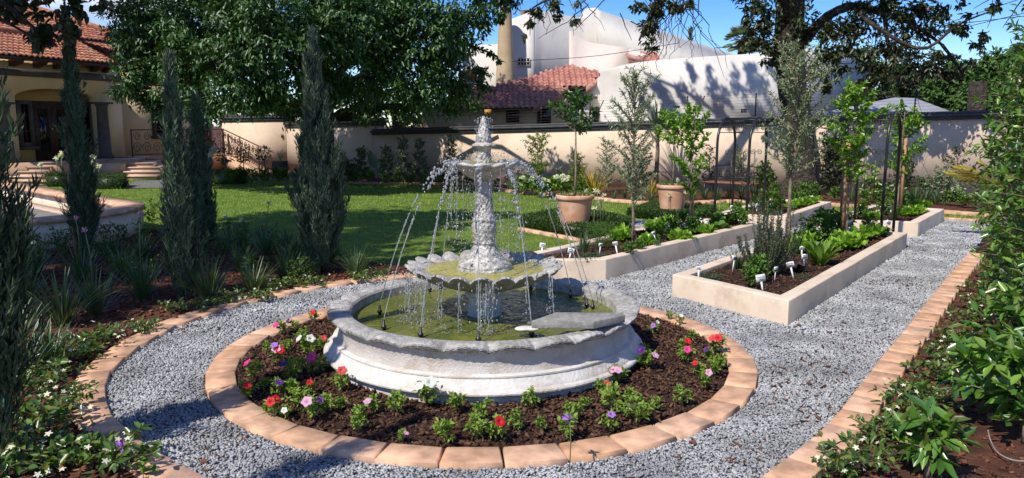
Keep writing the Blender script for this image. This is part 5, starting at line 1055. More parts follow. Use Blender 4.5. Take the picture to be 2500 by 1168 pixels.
wall_run('gate_wall', WL0, WL1, [(548, 281), (690, 279)], 'sunlit beige wall with grey coping beside the house ramp', .3, ch=.26)
wall_run('gate_wall', (WL1[0]+.05, WL1[1]-.1), (-4.4, 24.9), [(830, 291), (915, 288)], 'shaded higher beige wall behind the trunk of the shade tree', .3, ch=.26)
# wall ends turned back
p = VP(684, 333, WL0, WL1); fm = FM(); box(fm, (0, -.04, 0), (.07, .05, .13)); box(fm, (.0, -.06, .0), (.035, .03, .05)); tag(fm.build('intercom', M['iron'], loc=(p[0]+.1, p[1]-.03, p[2])), 'small dark intercom box on the sunlit gate wall', 'intercom')
def onwall(px, py, off=0):
    p = VP(px, py, np.array(WA) - WR[2]*off, np.array(WB) - WR[2]*off); return p
# electric fence on the wall
def wz(p): return WR[3] + WR[4]*float(np.dot(p[:2] - WR[0], WR[1]))
t = thing('electric_fence', 'black electric fence posts and wires along the top of the boundary wall', 'fence', (0, 0, 0))
posts = [970, 1190, 1318, 1437, 1675, 1842, 2086, 2232, 2428]
pp = []
for px in posts:
    q = onwall(px, 290); q[:2] += WR[2]*.11; z = wz(q); pp.append((q[0], q[1], z)); fm = FM(); tube(fm, [(q[0], q[1], z-.02), (q[0], q[1], z+.62)], .016, 6)
    for k in range(8): box(fm, (q[0], q[1]-.02, z+.06+k*.075), (.035, .03, .02))
    fm.build('post', M['iron'], t)
for i, px in enumerate([2098, 1455, 1700]):
    q = onwall(px, 290); q[:2] += WR[2]*.11; z = wz(q); fm = FM(); tube(fm, [(q[0]-.1, q[1], z-.02), (q[0] - (.0 if i == 0 else -.16), q[1]-.1, z+.6)], .014, 6); fm.build('post', M['iron'], t)
for k in range(8):
    fm = FM(); tube(fm, [(x, y-.03, z+.06+k*.075) for x, y, z in pp], .0022, 4); fm.build('wire', M['coping'], t)
q = np.array(pp[1]); fm = FM(); box(fm, (0, 0, 0), (.20, .012, .15)); o = fm.build('warning_sign', M['sign_y'] if 'sign_y' in M else plain('yellow_sign', (.42, .22, .03), .6), loc=tuple(onwall(1191, 274) + [0, -.05, 0])); tag(o, 'small yellow warning sign hanging on the electric fence wires', 'sign')  # yellow darkened to orange-brown, the sign's shade put into its colour
for px, lab in []: pass

# ------------------------------------------------------------------ plants along the wall
def wshrub(px, py, top, rad, nb, L, W, per, mat, label, name='wall_shrub', cat='shrub', up=.6, prof=None, xy=None, h0=.08):
    p = G(px, py, .03); h = D(*top, p[1])[2] - .03; t = thing(name, label, cat, (p[0], p[1], .03), rng.uniform(0, 6)); a, b = branching(h0*h, h*.96, int(nb*1.4), rad, up, L*1.1, W*1.15, per*2, .018, .1, prof or (lambda u: 1 - .55*u)); a.build('stems', M['twig'], t); b.build('foliage', M[mat], t); return t
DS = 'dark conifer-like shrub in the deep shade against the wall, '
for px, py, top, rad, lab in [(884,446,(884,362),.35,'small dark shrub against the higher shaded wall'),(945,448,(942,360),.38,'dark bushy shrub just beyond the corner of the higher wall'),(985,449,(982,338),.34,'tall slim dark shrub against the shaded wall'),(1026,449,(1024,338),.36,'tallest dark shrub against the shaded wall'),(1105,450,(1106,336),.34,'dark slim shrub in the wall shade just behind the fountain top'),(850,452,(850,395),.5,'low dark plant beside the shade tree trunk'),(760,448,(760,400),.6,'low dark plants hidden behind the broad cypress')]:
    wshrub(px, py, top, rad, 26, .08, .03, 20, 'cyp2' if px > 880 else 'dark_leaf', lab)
for i, px in enumerate(range(870, 1240, 34)):
    p = G(px, 452 + rng.uniform(-3, 3), .03); t = thing('ground_plant', 'low leafy plant in the shaded wall border', 'plant', tuple(p), rng.uniform(0, 6), 'low plants in the shaded wall border', rng.uniform(.8, 1.3)); obj('foliage', VG['herb'][i % 3], t, sc=1.6)
p = G(925, 448, .03); t = thing('paddle_plant', 'single big paddle leaf plant on a thin stalk in the shade', 'plant', tuple(p)); fm = FM(); tube(fm, [(0, 0, 0), (-.05, 0, .45)], .012, 5); fm.build('stalk', M['stem'], t); leaves(FM(), np.array([[-.05, 0, .42], [-.02, 0, .3]]), np.array([[-.35, 0, .9], [.6, 0, .5]]), np.array([[.2, -1, .1], [.3, -1, .4]]), np.array([.62, .4]), np.array([.3, .2])).build('leaf', M['dark_leaf'], t)
wshrub(1312, 466, (1318, 338), .42, 34, .075, .02, 24, 'bright', 'bright green willowy shrub in the sun against the wall beside the fountain', prof=lambda u: .75 + .35*math.sin(u*9))
wshrub(1408, 466, (1412, 375), .36, 26, .075, .02, 22, 'bright', 'bright feathery shrub behind the closer lemon tree')
wshrub(1365, 464, (1367, 410), .2, 12, .05, .02, 18, 'olive', 'small grey-green shrub between the two bright wall shrubs')
wshrub(1480, 470, (1490, 345), .5, 34, .055, .016, 26, 'olive', 'grey-green shrub beside the airy olive stem')
wshrub(1560, 472, (1560, 360), .55, 34, .06, .02, 26, 'shrub', 'dark rounded shrub behind the airy olive tree')
wshrub(1730, 470, (1735, 355), .4, 16, .07, .025, 12, 'dark_leaf', 'thin dark branching shrub behind the wide arch')
wshrub(1800, 468, (1838, 365), .5, 26, .05, .018, 22, 'olive', 'grey-leaved shrub seen through the wide arch')
wshrub(1862, 470, (1862, 400), .4, 18, .08, .04, 14, 'shrub', 'leafy shrub at the right post of the wide arch')
wshrub(2030, 478, (2030, 340), .42, 44, .07, .032, 22, 'dark_leaf', 'dense dark shrub against the wall between the arches', prof=lambda u: .8+.2*math.sin(u*3))
wshrub(2200, 482, (2200, 372), .42, 30, .06, .03, 20, 'dark_leaf', 'rose shrub with a pink flower behind the narrow arch')
wshrub(2300, 492, (2320, 420), .6, 30, .06, .025, 22, 'olive', 'spreading grey-green shrub before the dappled wall')
wshrub(2330, 490, (2335, 362), .55, 14, .075, .02, 16, 'dark_leaf', 'thin-branched dark shrub standing above the spreading one', h0=.45)
wshrub(2120, 486, (2110, 405), .3, 10, .11, .05, 8, 'citrus', 'young broad-leaved citrus behind the narrow arch')
wshrub(2250, 490, (2252, 440), .4, 18, .05, .03, 18, 'shrub', 'low white-flowering shrub right of the narrow arch')
p = G(1600, 470, .03); h = D(1603, 262, p[1])[2]
t = thing('yucca', 'tall spiky yucca against the wall behind the airy olive tree', 'yucca', tuple(p)); fm = FM(); tube(fm, [(0, 0, 0), (.03, 0, h*.5), (0, 0, h-.7)], [.07, .05, .05], 8); fm.build('stem', M['twig'], t, True)
blades(FM(), 150, .85, .028, (.0, 1.5), (.1, 1.2), 5, .05, P0=np.tile([0, 0, h-.72], (150, 1)) + rng.normal(size=(150, 3))*[.02, .02, .12]).build('leaves', M['yucca'], t)
for px, py, s, lab in [(1450, 478, 1.3, 'golden grassy flax plant beside the closer pot'), (1590, 482, .8, 'small yellowish flax tuft under the yucca')]:
    p = G(px, py, .03); t = thing('flax', lab, 'flax', tuple(p), 0, None, s); blades(FM(), 60, .62, .024, (.1, 1.0), (.1, .7), 5, .05).build('leaves', M['gold'], t)
HY = 'hydrangea with white flower heads in the sunny wall border'
for i, (px, py, n) in enumerate([(1270, 472, 0), (1290, 474, 4), (1340, 476, 3), (1365, 478, 4), (1385, 474, 2), (1320, 480, 0), (1420, 480, 0), (1255, 470, 0)]):
    p = G(px, py, .03); t = thing('hydrangea', HY if n else 'leafy green plant in the sunny wall border', 'hydrangea' if n else 'plant', tuple(p), rng.uniform(0, 6), 'hydrangeas of the sunny wall border' if n else 'leafy plants of the sunny wall border'); a, b = branching(.05, .35, 20, .32, .6, .10, .06, 14, .008, .1); b.build('foliage', M['bright' if n else 'herb'], t)
    for q in range(n): az = rng.uniform(-2.6, -.5) - t.rotation_euler[2]; r = rng.uniform(.1, .28); obj('flower_head', PW, t, (r*math.cos(az), r*math.sin(az), rng.uniform(.32, .48)), sc=1.6)
for i, (px, py, k) in enumerate([(1500,488,0),(1525,484,0),(1560,492,0),(1590,495,0),(1640,492,1),(1665,495,0),(1690,490,0),(1720,488,0),(1750,492,0),(1780,488,0),(1810,486,0),(1840,484,0),(1890,482,2),(1930,482,2),(1960,486,2),(1985,488,2),(2040,490,2),(2080,492,0),(2110,494,1),(2140,496,1),(2170,494,1),(2195,498,1),(2215,494,0),(2235,498,0),(2260,496,0),(2285,500,0),(2310,502,1),(2335,504,1),(2360,508,1),(2385,510,1),(2400,500,0),(2150,486,1),(2190,486,1),(2280,494,0)]):
    p = G(px, py, .03); lab = ['grassy strap-leaved tuft in the sunny bed below the wall', 'low plant with small white flowers in the bed below the wall', 'low leafy seedling in the red soil below the wall tree'][k]
    t = thing(['grass_tuft', 'white_flower_plant', 'ground_plant'][k], lab, 'plant', tuple(p), rng.uniform(0, 6), ['grassy tufts below the wall', 'white flowers below the wall', 'seedlings below the wall tree'][k], rng.uniform(.8, 1.2))
    if k == 0: obj('foliage', STR[i % 3], t, sc=.75)
    else:
        obj('foliage', VG['herb'][i % 3], t, sc=1.6)
        if k == 1:
            for q in range(5): az = rng.uniform(0, 6.3); r = rng.uniform(.05, .2); obj('flower', PW, t, (r*math.cos(az), r*math.sin(az), rng.uniform(.22, .36)), sc=.55)
fm = FM(); Dm = []; base = D(2462, 462, 11.5)
t = thing('cycad', 'yellowing palm-like fronds reaching over the path end beside the tall hedge', 'cycad', tuple(base))
for tip in [(2312, 425), (2330, 410), (2345, 440), (2390, 398), (2420, 450), (2400, 470)]:
    e = D(*tip, 11.6) - base; P = spline([(0, 0, 0), e*.55 + np.array([0, 0, .06]), e], 26); fm = FM(); tube(fm, P, np.linspace(.008, .003, 26), 4)
    for s in (1, -1):
        Q = resample(P[4:], .009); leaves(fm, Q, unit(np.tile(unit(e), (len(Q), 1))*.9 + np.array([0, 0, .4*s - .05]) + np.array([0, .45*s, 0]) + runit(len(Q))*.12), np.tile([0, -1, .3], (len(Q), 1)), .16*np.sin(np.linspace(.4, 2.9, len(Q)))+.03, .006)
    fm.build('frond', M['gold'], t)
p = G(2000, 486, .03); t = thing('spike_lamp', 'black garden spike lamp in the red soil before the wall', 'lamp', tuple(p)); fm = FM(); tube(fm, [(0, 0, 0), (0, 0, .34)], .014, 6); fm.build('spike', M['iron'], t); fm = FM(); lathe(fm, [(.03, .33), (.05, .36), (.05, .5), (.055, .51), (.03, .53)], 14); fm.build('lamp_head', M['iron'], t, True)
# bench and trellis
def scroll(fm, c, r, ux, turns=1.6, s=1, tail=.006):
    a = np.linspace(0, turns*2*PI, 22); q = r*(1 - a/a[-1]*.8); P = [np.array(c) + ux*(s*k*math.cos(b)) + np.array([0, 0, 1.])*k*math.sin(b) for k, b in zip(q, a)]; tube(fm, P, tail, 4)
c = G(1772, 482, .03); y0 = c[1] + 1.2; q0, q1 = D(1712, 452, y0-.9), D(1838, 470, y0-1.5)
bl_, br_ = D(1715, 448, 17.6), D(1832, 462, 16.8); bc = (bl_+br_)/2; t = thing('garden_bench', 'iron garden bench with slatted reddish timber seat seen through the wide arch', 'bench', (bc[0], bc[1], 0))
e = br_-bl_; L = np.linalg.norm(e[:2]); e = np.array([e[0], e[1], 0])/L; nb = np.array([-e[1], e[0], 0]); fm = FM(); zs = .45
for k in range(5): o = nb*(k*.095); ext(fm, [-e*L/2 + o + [0, 0, zs], e*L/2 + o + [0, 0, zs], e*L/2 + o + nb*.075 + [0, 0, zs], -e*L/2 + o + nb*.075 + [0, 0, zs]], (0, 0, -.03))
fm.build('seat', M['bench_wood'], t)
for s in (-1, 1):
    for o in (0.02, .45): fm = FM(); tube(fm, [e*s*(L/2-.04) + nb*o + [0, 0, 0], e*s*(L/2-.04) + nb*o + [0, 0, zs]], .016, 6); fm.build('leg', M['iron'], t)
    fm = FM(); tube(fm, spline([e*s*(L/2-.03) + nb*.02 + [0, 0, zs], e*s*(L/2-.03) + nb*.02 + [0, 0, .66], e*s*(L/2-.03) + nb*.3 + [0, 0, .68], e*s*(L/2-.03) + nb*.48 + [0, 0, .62]], 12), .014, 6); fm.build('armrest', M['iron'], t)
fm = FM(); tube(fm, [-e*L/2 + nb*.48 + [0, 0, .78], nb*.5 + [0, 0, .86], e*L/2 + nb*.48 + [0, 0, .78]], .014, 6); tube(fm, [-e*L/2 + nb*.46 + [0, 0, .55], e*L/2 + nb*.46 + [0, 0, .55]], .012, 6)
for k in range(7): scroll(fm, e*(L*(k-3)/7.2) + nb*.47 + [0, 0, .67], .09, e, s=(-1)**k)
fm.build('backrest', M['iron'], t)
for x0, x1, y, top, bot, lab in [(1768, 1862, 16.4, 372, 470, 'black iron scroll-topped plant support seen through the wide arch'), (2100, 2180, 15.2, 372, 478, 'black iron scroll-topped plant support seen through the narrow arch')]:
    a, b = D(x0, top, y), D(x1, top, y); c = (a+b)/2; t = thing('plant_support', lab, 'trellis', (c[0], c[1], 0)); e = unit(np.array([b[0]-a[0], b[1]-a[1], 0])); L = np.linalg.norm((b-a)[:2]); fm = FM(); h = a[2]
    for k in (-.3, 0, .3): tube(fm, [e*L*k + [0, 0, 0], e*L*k + [0, 0, h]], .009, 5)
    fm.build('upright', M['iron'], t); fm = FM(); tube(fm, [-e*L/2 + [0, 0, h-.55], e*L/2 + [0, 0, h-.55]], .007, 5); tube(fm, [-e*L/2 + [0, 0, h-.60], e*L/2 + [0, 0, h-.60]], .007, 5); fm.build('crossbar', M['iron'], t)
    fm = FM()
    for k in range(6): scroll(fm, e*L*(k-2.5)/6 + [0, 0, h], .06, e, s=(-1)**k)
    scroll(fm, [0, -.01, h-.95], .07, e); fm.build('scrollwork', M['iron'], t)

# ------------------------------------------------------------------ terrace with the curved low wall
TWp = [(-10.5, 8.3), (-8.6, 9.1), (-6.95, 10.05), (-6.25, 10.75), (-6.0, 11.5), (-6.1, 12.4), (-6.45, 12.95), (-7.7, 14.0), (-9.6, 15.7), (-12.4, 18.3), (-15, 20.6)]
tw = resample(spline(TWp, 90), .14); tt = np.gradient(tw, axis=0); tt /= np.linalg.norm(tt, axis=1, keepdims=True); nn = np.stack([-tt[:, 1], tt[:, 0]], 1)
t = thing('terrace_wall', 'low curved plastered terrace wall with a pale stone cap, rounded towards the lawn', 'wall', (0, 0, 0))
def ribbon(fm, line, nrm, o0, o1, z0, z1):
    a, b = line + nrm*o0, line + nrm*o1; m = len(line); V = np.concatenate([np.c_[a, np.full(m, z0)], np.c_[a, np.full(m, z1)], np.c_[b, np.full(m, z1)], np.c_[b, np.full(m, z0)]]); i = np.arange(m-1)
    return fm.add(V, np.concatenate([np.stack([k*m+i, k*m+i+1, ((k+1) % 4)*m+i+1, ((k+1) % 4)*m+i], 1)[:, ::-1] for k in range(4)]))
ribbon(FM(), tw, nn, 0, .30, -.05, .39).build('wall_body', M['plaster'], t)
fm = FM(); st_ = 4
for k in range(0, len(tw)-1, st_): s_ = slice(k, min(k+st_+1, len(tw))); seg = tw[s_].copy(); d = (seg[-1]-seg[0]); d /= np.linalg.norm(d); seg[0] += d*.004; seg[-1] -= d*.004; ribbon(fm, seg, nn[s_], -.035, .40, .392, .45)
fm.build('cap_stones', M['paver'], t)
tp = [tuple(p + n*.29) for p, n in zip(tw, nn)][::3] + [(-22, 21), (-22, 8)]
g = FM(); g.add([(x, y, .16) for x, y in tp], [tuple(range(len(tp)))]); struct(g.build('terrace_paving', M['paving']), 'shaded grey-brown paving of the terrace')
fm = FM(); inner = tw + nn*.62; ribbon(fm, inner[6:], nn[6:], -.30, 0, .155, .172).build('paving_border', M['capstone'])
bpy.data.objects['paving_border']['kind'] = 'structure'
p = G(60, 446, .45); t = thing('hand_tool', 'small tool with a yellow handle left on the terrace wall', 'tool', (p[0], p[1], .455), .5); fm = FM(); box(fm, (-.12, 0, .01), (.36, .03, .02)); fm.build('blade', M['iron'], t); fm = FM(); box(fm, (.2, 0, .015), (.26, .05, .03)); fm.build('handle', M['gold'], t)
# ------------------------------------------------------------------ the house with the tiled roof
F0, F1 = np.array([-15.3, 22.7]), np.array([-13.7, 26.5])
he = unit(F1-F0); hn = np.array([he[1], -he[0]])          # along the front, outwards
def hs(px, py, off=0.0):
    p = VP(px, py, F0 + hn*off, F1 + hn*off); return float(np.dot(p[:2]-F0, he)), p[2]
hx = lambda s, z, o=0.0: np.array([*(F0 + he*s + hn*o), z])
E3, N3 = np.array([*he, 0]), np.array([*hn, 0])
house = thing('house', 'beige plastered house with an orange clay tile roof, arched entrance and dark door', 'house', (0, 0, 0))
def slab(name, s0, s1, z0, z1, o0, o1, mat, parent=None):
    fm = FM(); ext(fm, [hx(s0, z0, o0), hx(s1, z0, o0), hx(s1, z1, o0), hx(s0, z1, o0)], N3*(o1-o0)); return fm.build(name, M[mat], parent or house)
SL = hs(300, 300)[0]; ZE = hs(293, 172, 0)[1] + .15; FLO = .62
aS0, aZ = hs(38, 262); aS1, _ = hs(238, 262); apex = hs(130, 217)[1]; spring = hs(130, 240)[1]
# front wall with the arched opening cut into it
arcp = [hx(aS0 + (aS1-aS0)*(1-math.cos(u))/2, spring + (apex-spring)*math.sin(u)) for u in np.linspace(0, PI, 17)]
out = [hx(-1.2, 0), hx(aS0, 0)] + arcp + [hx(aS1, 0), hx(SL, 0), hx(SL, ZE), hx(-1.2, ZE)]
ext(FM(), out, -N3*.42).build('front_wall', M['house_wall'], house)
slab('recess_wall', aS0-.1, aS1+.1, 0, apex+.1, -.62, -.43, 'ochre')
slab('side_wall', -1.2, -.95, 0, ZE, -6, -.43, 'house_wall'); slab('end_wall', SL-.25, SL-.0, 0, ZE, -6, -.43, 'house_wall')
b0 = hs(150, 184)[1]; slab('string_band', -1.2, SL+.03, b0-.11, b0+.12, .002, .06, 'trim')
# door and windows inside the recess
w0, _ = hs(52, 300, -.4); zt = hs(130, 248, -.4)[1]; o_ = -.40
zs_ = hs(60, 358, -.4)[1]
def win(s0, s1, z0, z1, o, parent=house, bars=(2, 3), sill=True):
    fm = FM(); r = .12
    for a, b, c, d in ((s0, s0+r, z0, z1), (s1-r, s1, z0, z1), (s0+r, s1-r, z1-r, z1), (s0+r, s1-r, z0, z0+r)): ext(fm, [hx(a, c, o), hx(b, c, o), hx(b, d, o), hx(a, d, o)], N3*.1)
    f = fm.build('window', M['trim'], parent); ext(FM(), [hx(s0+r, z0+r, o-.0), hx(s1-r, z0+r, o), hx(s1-r, z1-r, o), hx(s0+r, z1-r, o)], N3*.02).build('pane', M['glass'], f)
    fm = FM()
    for k in range(1, bars[0]): s = s0 + (s1-s0)*k/bars[0]; ext(fm, [hx(s-.02, z0+r, o+.025), hx(s+.02, z0+r, o+.025), hx(s+.02, z1-r, o+.025), hx(s-.02, z1-r, o+.025)], N3*.03)
    for k in range(1, bars[1]): z = z0 + (z1-z0)*k/bars[1]; ext(fm, [hx(s0+r, z-.02, o+.023), hx(s1-r, z-.02, o+.023), hx(s1-r, z+.02, o+.023), hx(s0+r, z+.02, o+.023)], N3*.026)
    fm.build('glazing_bars', M['darkwood'], f)
    if sill: ext(FM(), [hx(s0-.08, z0-.1, o), hx(s1+.08, z0-.1, o), hx(s1+.08, z0-.004, o), hx(s0-.08, z0-.004, o)], N3*.16).build('sill', M['trim'], f)
sA, sB, sC, sD = [hs(x, 300, -.4)[0] for x in (40, 78, 168, 226)]
win(sA, sB, zs_, zt, o_); win(sC, sD, zs_, zt, o_)
d = slab('door', sB+.03, sC-.03, FLO, zt, o_, o_+.1, 'darkwood')
for k in range(2):
    s0 = sB+.1 + (sC-sB)*k*.5; s1 = s0 + (sC-sB)*.5 - .2
    slab('door_panel', s0+.06, s1-.06, FLO+.25, zt-.25, o_+.1, o_+.12, 'glass', d)
    fm = FM(); q = hx(sB + (sC-sB)*.5 + (.08 if k else -.08), FLO+1.0, o_+.16); blobs(fm, q[None], .03); fm.build('handle', M['capstone'], d, True)
# columns
for px in (12, 253):
    s, _ = hs(px, 320, .16); zt2 = hs(px, 250, .16)[1]; c = F0 + he*s + hn*.16; fm = FM(); lathe(fm, [(.25, FLO-.0), (.25, FLO+.1), (.2, FLO+.16), (.185, FLO+1), (.17, zt2-.16), (.2, zt2-.12), (.22, zt2-.06)], 20, (c[0], c[1], 0)); box(fm, (c[0], c[1], zt2-.03), (.5, .5, .06), math.atan2(he[1], he[0])); fm.build('column', M['trim'], house, True)
slab('porch_floor', -1.2, SL+.1, 0, FLO, .003, .45, 'step')
# wall lantern
s, z = hs(286, 232, .02); c = hx(s, z, .1); t = thing('wall_lantern', 'black wrought iron scroll lantern at the corner of the house', 'lantern', tuple(c)); fm = FM(); scroll(fm, [0, 0, .18], .13, E3); scroll(fm, [0, 0, -.2], .1, E3, s=-1); tube(fm, [(0, 0, .35), (0, 0, -.3)], .015, 5); tube(fm, [-N3*.1 + [0, 0, 0], [0, 0, 0]], .02, 5); fm.build('bracket', M['iron'], t); fm = FM(); lathe(fm, [(.03, -.02), (.07, .0), (.09, .2), (.1, .21), (.02, .3)], 6, (N3[0]*.12, N3[1]*.12, -.1)); fm.build('lantern_body', M['iron'], t)
# rafter ends under the eaves
for px in (45, 103, 150, 240, 270):
    s, _ = hs(px, 160, .3); fm = FM(); ext(fm, [hx(s-.09, ZE-.02, .003), hx(s-.09, ZE-.28, .003), hx(s-.09, ZE-.2, .35), hx(s-.09, ZE-.02, .62)], E3*.18); fm.build('rafter_end', M['darkwood'], house)
# tiled roofs
def tiles(name, org, u, v, n, nu, nv, mat, parent, wu=.30, lv=.34, amp=.055, keep=None, fall=None):
    """rows of curved tiles: org = low corner, u along the eave, v up the slope"""
    u, v = unit(np.array(u, float)), unit(np.array(v, float)); n = unit(np.array(n, float)); I, J = np.meshgrid(np.arange(nu), np.arange(nv), indexing='ij'); I, J = I.ravel(), J.ravel()
    cu = (I + .5)*wu; cv = (J + .5)*lv
    if keep is not None: k = keep(cu, cv); I, J = I[k], J[k]
    m = len(I); x = np.linspace(0, 1.04, 9); pr = amp*np.where(x < .62, np.sin(PI*np.minimum(x, .62)/.62), -.35*np.sin(PI*(x-.62)/.42)); V = []
    for r, (dv, lift) in enumerate(((-.03, .03), (1.02, .0))):
        V.append(np.array(org) + ((I[:, None] + x[None])*wu)[..., None]*u + ((J[:, None] + dv)*lv)[..., None]*v + (pr[None] + lift + rng.uniform(-.006, .006, m)[:, None])[..., None]*n)
    V.append(V[0] - .035*n)
    V = np.concatenate(V, 1); k = np.arange(8); b = (np.arange(m)*27)[:, None]
    q = np.concatenate([np.stack([k, k+1, k+10, k+9], 1), np.stack([k+18, k+19, k+1, k], 1)]); Fq = (b[:, None] + q[None]).reshape(-1, 4)
    o = FM().add(V.reshape(-1, 3), Fq).build(name, M[mat], parent); return o
UP = np.array([0, 0, 1.]); pit = R(24); vs = -N3*math.cos(pit) + UP*math.sin(pit); nrm = N3*math.sin(pit) + UP*math.cos(pit)
e0 = hx(-1.8, ZE, .72); e1s = hs(296, 166, .72)[0]
lrf = e1s + 1.8
tiles('porch_roof', e0, E3, vs, nrm, int(lrf/.17), 8, 'tile', house, .17, .26, .035)
q0 = e0 - nrm*.05; fm = FM(); ext(fm, [q0, q0 + E3*lrf, q0 + E3*lrf + vs*9.2, q0 + vs*9.2], -nrm*.1); fm.build('roof_deck', M['roof_under'], house)
fm = FM(); P = [hx(s_, z_, o2_) for s_, z_, o2_ in []]
r0 = e0 + vs*8*.26; fm = FM(); tube(fm, [r0 + nrm*.06 + E3*k*.5 for k in range(int(lrf/.5)+1)], .12, 8); fm.build('ridge_cap', M['tile'], house, True)
hipL = lambda cu, cv: (cu < lrf - 1.2 + 1.9 - cv*.62)
org2 = e0 + vs*8.1*.26 + nrm*.08
nv2 = 22
tiles('main_roof', org2, E3, vs, nrm, int((lrf+6)/.17), 28, 'tile', house, .17, .26, .035, keep=lambda cu, cv: cu < lrf + 3.0 - cv*1.0)
fm = FM(); ext(fm, [org2 - nrm*.03, org2 + E3*(lrf+3) - nrm*.03, org2 + E3*(lrf+3-7.4) + vs*7.4 - nrm*.03, org2 + vs*7.4 - nrm*.03], -nrm*.05); fm.build('main_roof_deck', M['roof_under'], house)
a, b = org2 + E3*(lrf+3), org2 + E3*(lrf+3-7.4) + vs*7.4; fm = FM(); tube(fm, [a + (b-a)*k/16 + nrm*.05 for k in range(17)], .13, 8); tube(fm, [b + nrm*.04 - E3*k*.4 for k in range(8)], .13, 8); fm.build('hip_cap', M['tile'], house, True)
wl = hs(521, 340, -1.15)[0]
tiles('wing_roof', hx(SL-.3, ZE-.05, -.6), E3, vs, nrm, int((wl-SL+1.2)/.17), 16, 'tile', house, .17, .26, .035); q0 = hx(SL-.3, ZE-.05, -.6) - nrm*.04; ext(FM(), [q0, q0 + E3*(wl-SL+1.2), q0 + E3*(wl-SL+1.2) + vs*4.1, q0 + vs*4.1], -nrm*.08).build('wing_roof_deck', M['roof_under'], house)
# recessed side wing with window and side door
ro = -1.15; S2 = hs(521, 340, ro)[0]
slab('wing_wall', SL-.2, S2, 0, ZE-.1, ro-.3, ro, 'house_wall'); slab('wing_band', SL-.2, S2+.03, b0-.11, b0+.12, ro+.002, ro+.06, 'trim')
s0, zT = hs(366, 236, ro); s1, zB = hs(432, 332, ro); win(s0, s1, zB, zT, ro+.003, bars=(2, 4))
s0, zT = hs(472, 262, ro); s1, zB = hs(508, 372, ro); d = slab('side_door', s0, s1, FLO, zT, ro+.003, ro+.07, 'darkwood'); slab('door_frame', s1+.003, s1+.16, FLO, zT+.1, ro+.004, ro+.1, 'trim', d)
slab('walkway', SL-.2, S2+1.6, 0, FLO-.02, ro+.003, .35, 'step'); slab('walkway_edge', SL+.15, S2+1.6, FLO-.1, FLO-.015, .352, .40, 'step')
# steps: two flights of shallow stone treads
def flight(rows, label, name='stone_steps'):
    t = thing(name, label, 'steps', (0, 0, 0)); n = len(rows)
    for k, (pl, pr, y) in enumerate(rows):
        z = FLO*(n-k)/n if k else FLO; z0 = FLO*(n-1-k)/n
        zc = z; a, b = D(*pl, y), D(*pr, y); dep = 2.6; back = np.array([-.35, 1, 0])*dep
        fm = FM(); ext(fm, [(a[0], y, -.02), (b[0], y, -.02), (b[0], y, zc-.035), (a[0], y, zc-.035)], back); fm.build('riser', M['step'], t)
        fm = FM(); ext(fm, [(a[0]-.04, y-.04, zc-.033), (b[0]+.05, y-.04, zc-.033), (b[0]+.05, y-.04, zc), (a[0]-.04, y-.04, zc)], back); fm.build('tread', M['capstone'], t)
    return t
flight([((252, 393), (340, 393), 25.6), ((262, 403), (373, 403), 25.3), ((290, 414), (390, 414), 25.0), ((306, 424), (391, 424), 24.7), ((288, 437), (380, 437), 24.35)], 'sunlit sandstone steps descending from the porch to the gravel patch')
flight([((10, 390), (160, 390), 23.3), ((6, 399), (118, 399), 23.0), ((10, 410), (105, 410), 22.7), ((20, 421), (120, 421), 22.4), ((55, 433), (158, 433), 22.1)], 'sunlit sandstone steps behind the terrace wall, partly hidden by the slim cypress')
q = [D(x, 420, 24.9) for x in (225, 305)]; fm = FM(); ext(fm, [(q[0][0], 24.9, 0), (q[1][0], 24.9, 0), (q[1][0], 24.9, .5), (q[0][0], 24.9, .5)], (-.3, .9, 0)); tag(fm.build('stone_plinth', M['step']), 'rough sandstone retaining block between the two flights of steps', 'plinth')
# railings
def railing(pts, label, zt=.95, nsc=9):
    t = thing('iron_railing', label, 'railing', (0, 0, 0)); P = np.array(pts, float); fm = FM(); tube(fm, P + [0, 0, zt], .022, 6); fm.build('handrail', M['rust'], t); fm = FM(); tube(fm, P + [0, 0, .08], .014, 6); fm.build('bottom_rail', M['rust'], t); fm = FM()
    for a, b in zip(P[:-1], P[1:]):
        L = np.linalg.norm((b-a)[:2]); m = max(2, int(L/.42)); e = unit(np.array([*(b-a)[:2], 0]))
        for k in range(m):
            c = a + (b-a)*(k+.5)/m; scroll(fm, c + [0, 0, .33], .20, e, s=(-1)**k, tail=.013); scroll(fm, c + e*.02 + [0, 0, .72], .16, e, s=-(-1)**k, tail=.013)
    fm.build('scrollwork', M['rust'], t)
    for q in P: fm = FM(); tube(fm, [q + [0, 0, -.1], q + [0, 0, zt+.03]], .024, 6); fm.build('post', M['rust'], t)
rA = hx(SL+.05, FLO, .3); rB = hx(hs(545, 372, .3)[0], FLO, .3); railing([rA, (rA+rB)/2, rB], 'horizontal wrought iron scroll railing along the side walkway of the house')
g0 = np.array([rB[0]+.05, rB[1], FLO]); g2 = D(634, 428, 27.0); g2[2] = .06; g1 = (g0+g2)/2
railing([g0, g1, g2], 'sloping wrought iron scroll railing beside the ramp in front of the sunlit gate wall')
d = np.array([.15, .9, 0]); fm = FM(); ext(fm, [(g0[0], g0[1], 0), (g2[0], g2[1], 0), (g2[0], g2[1], .05), (g0[0], g0[1], FLO-.02)], d*1.1); t = tag(fm.build('ramp', M['step']), 'terracotta ramp sloping down along the iron railing', 'ramp')
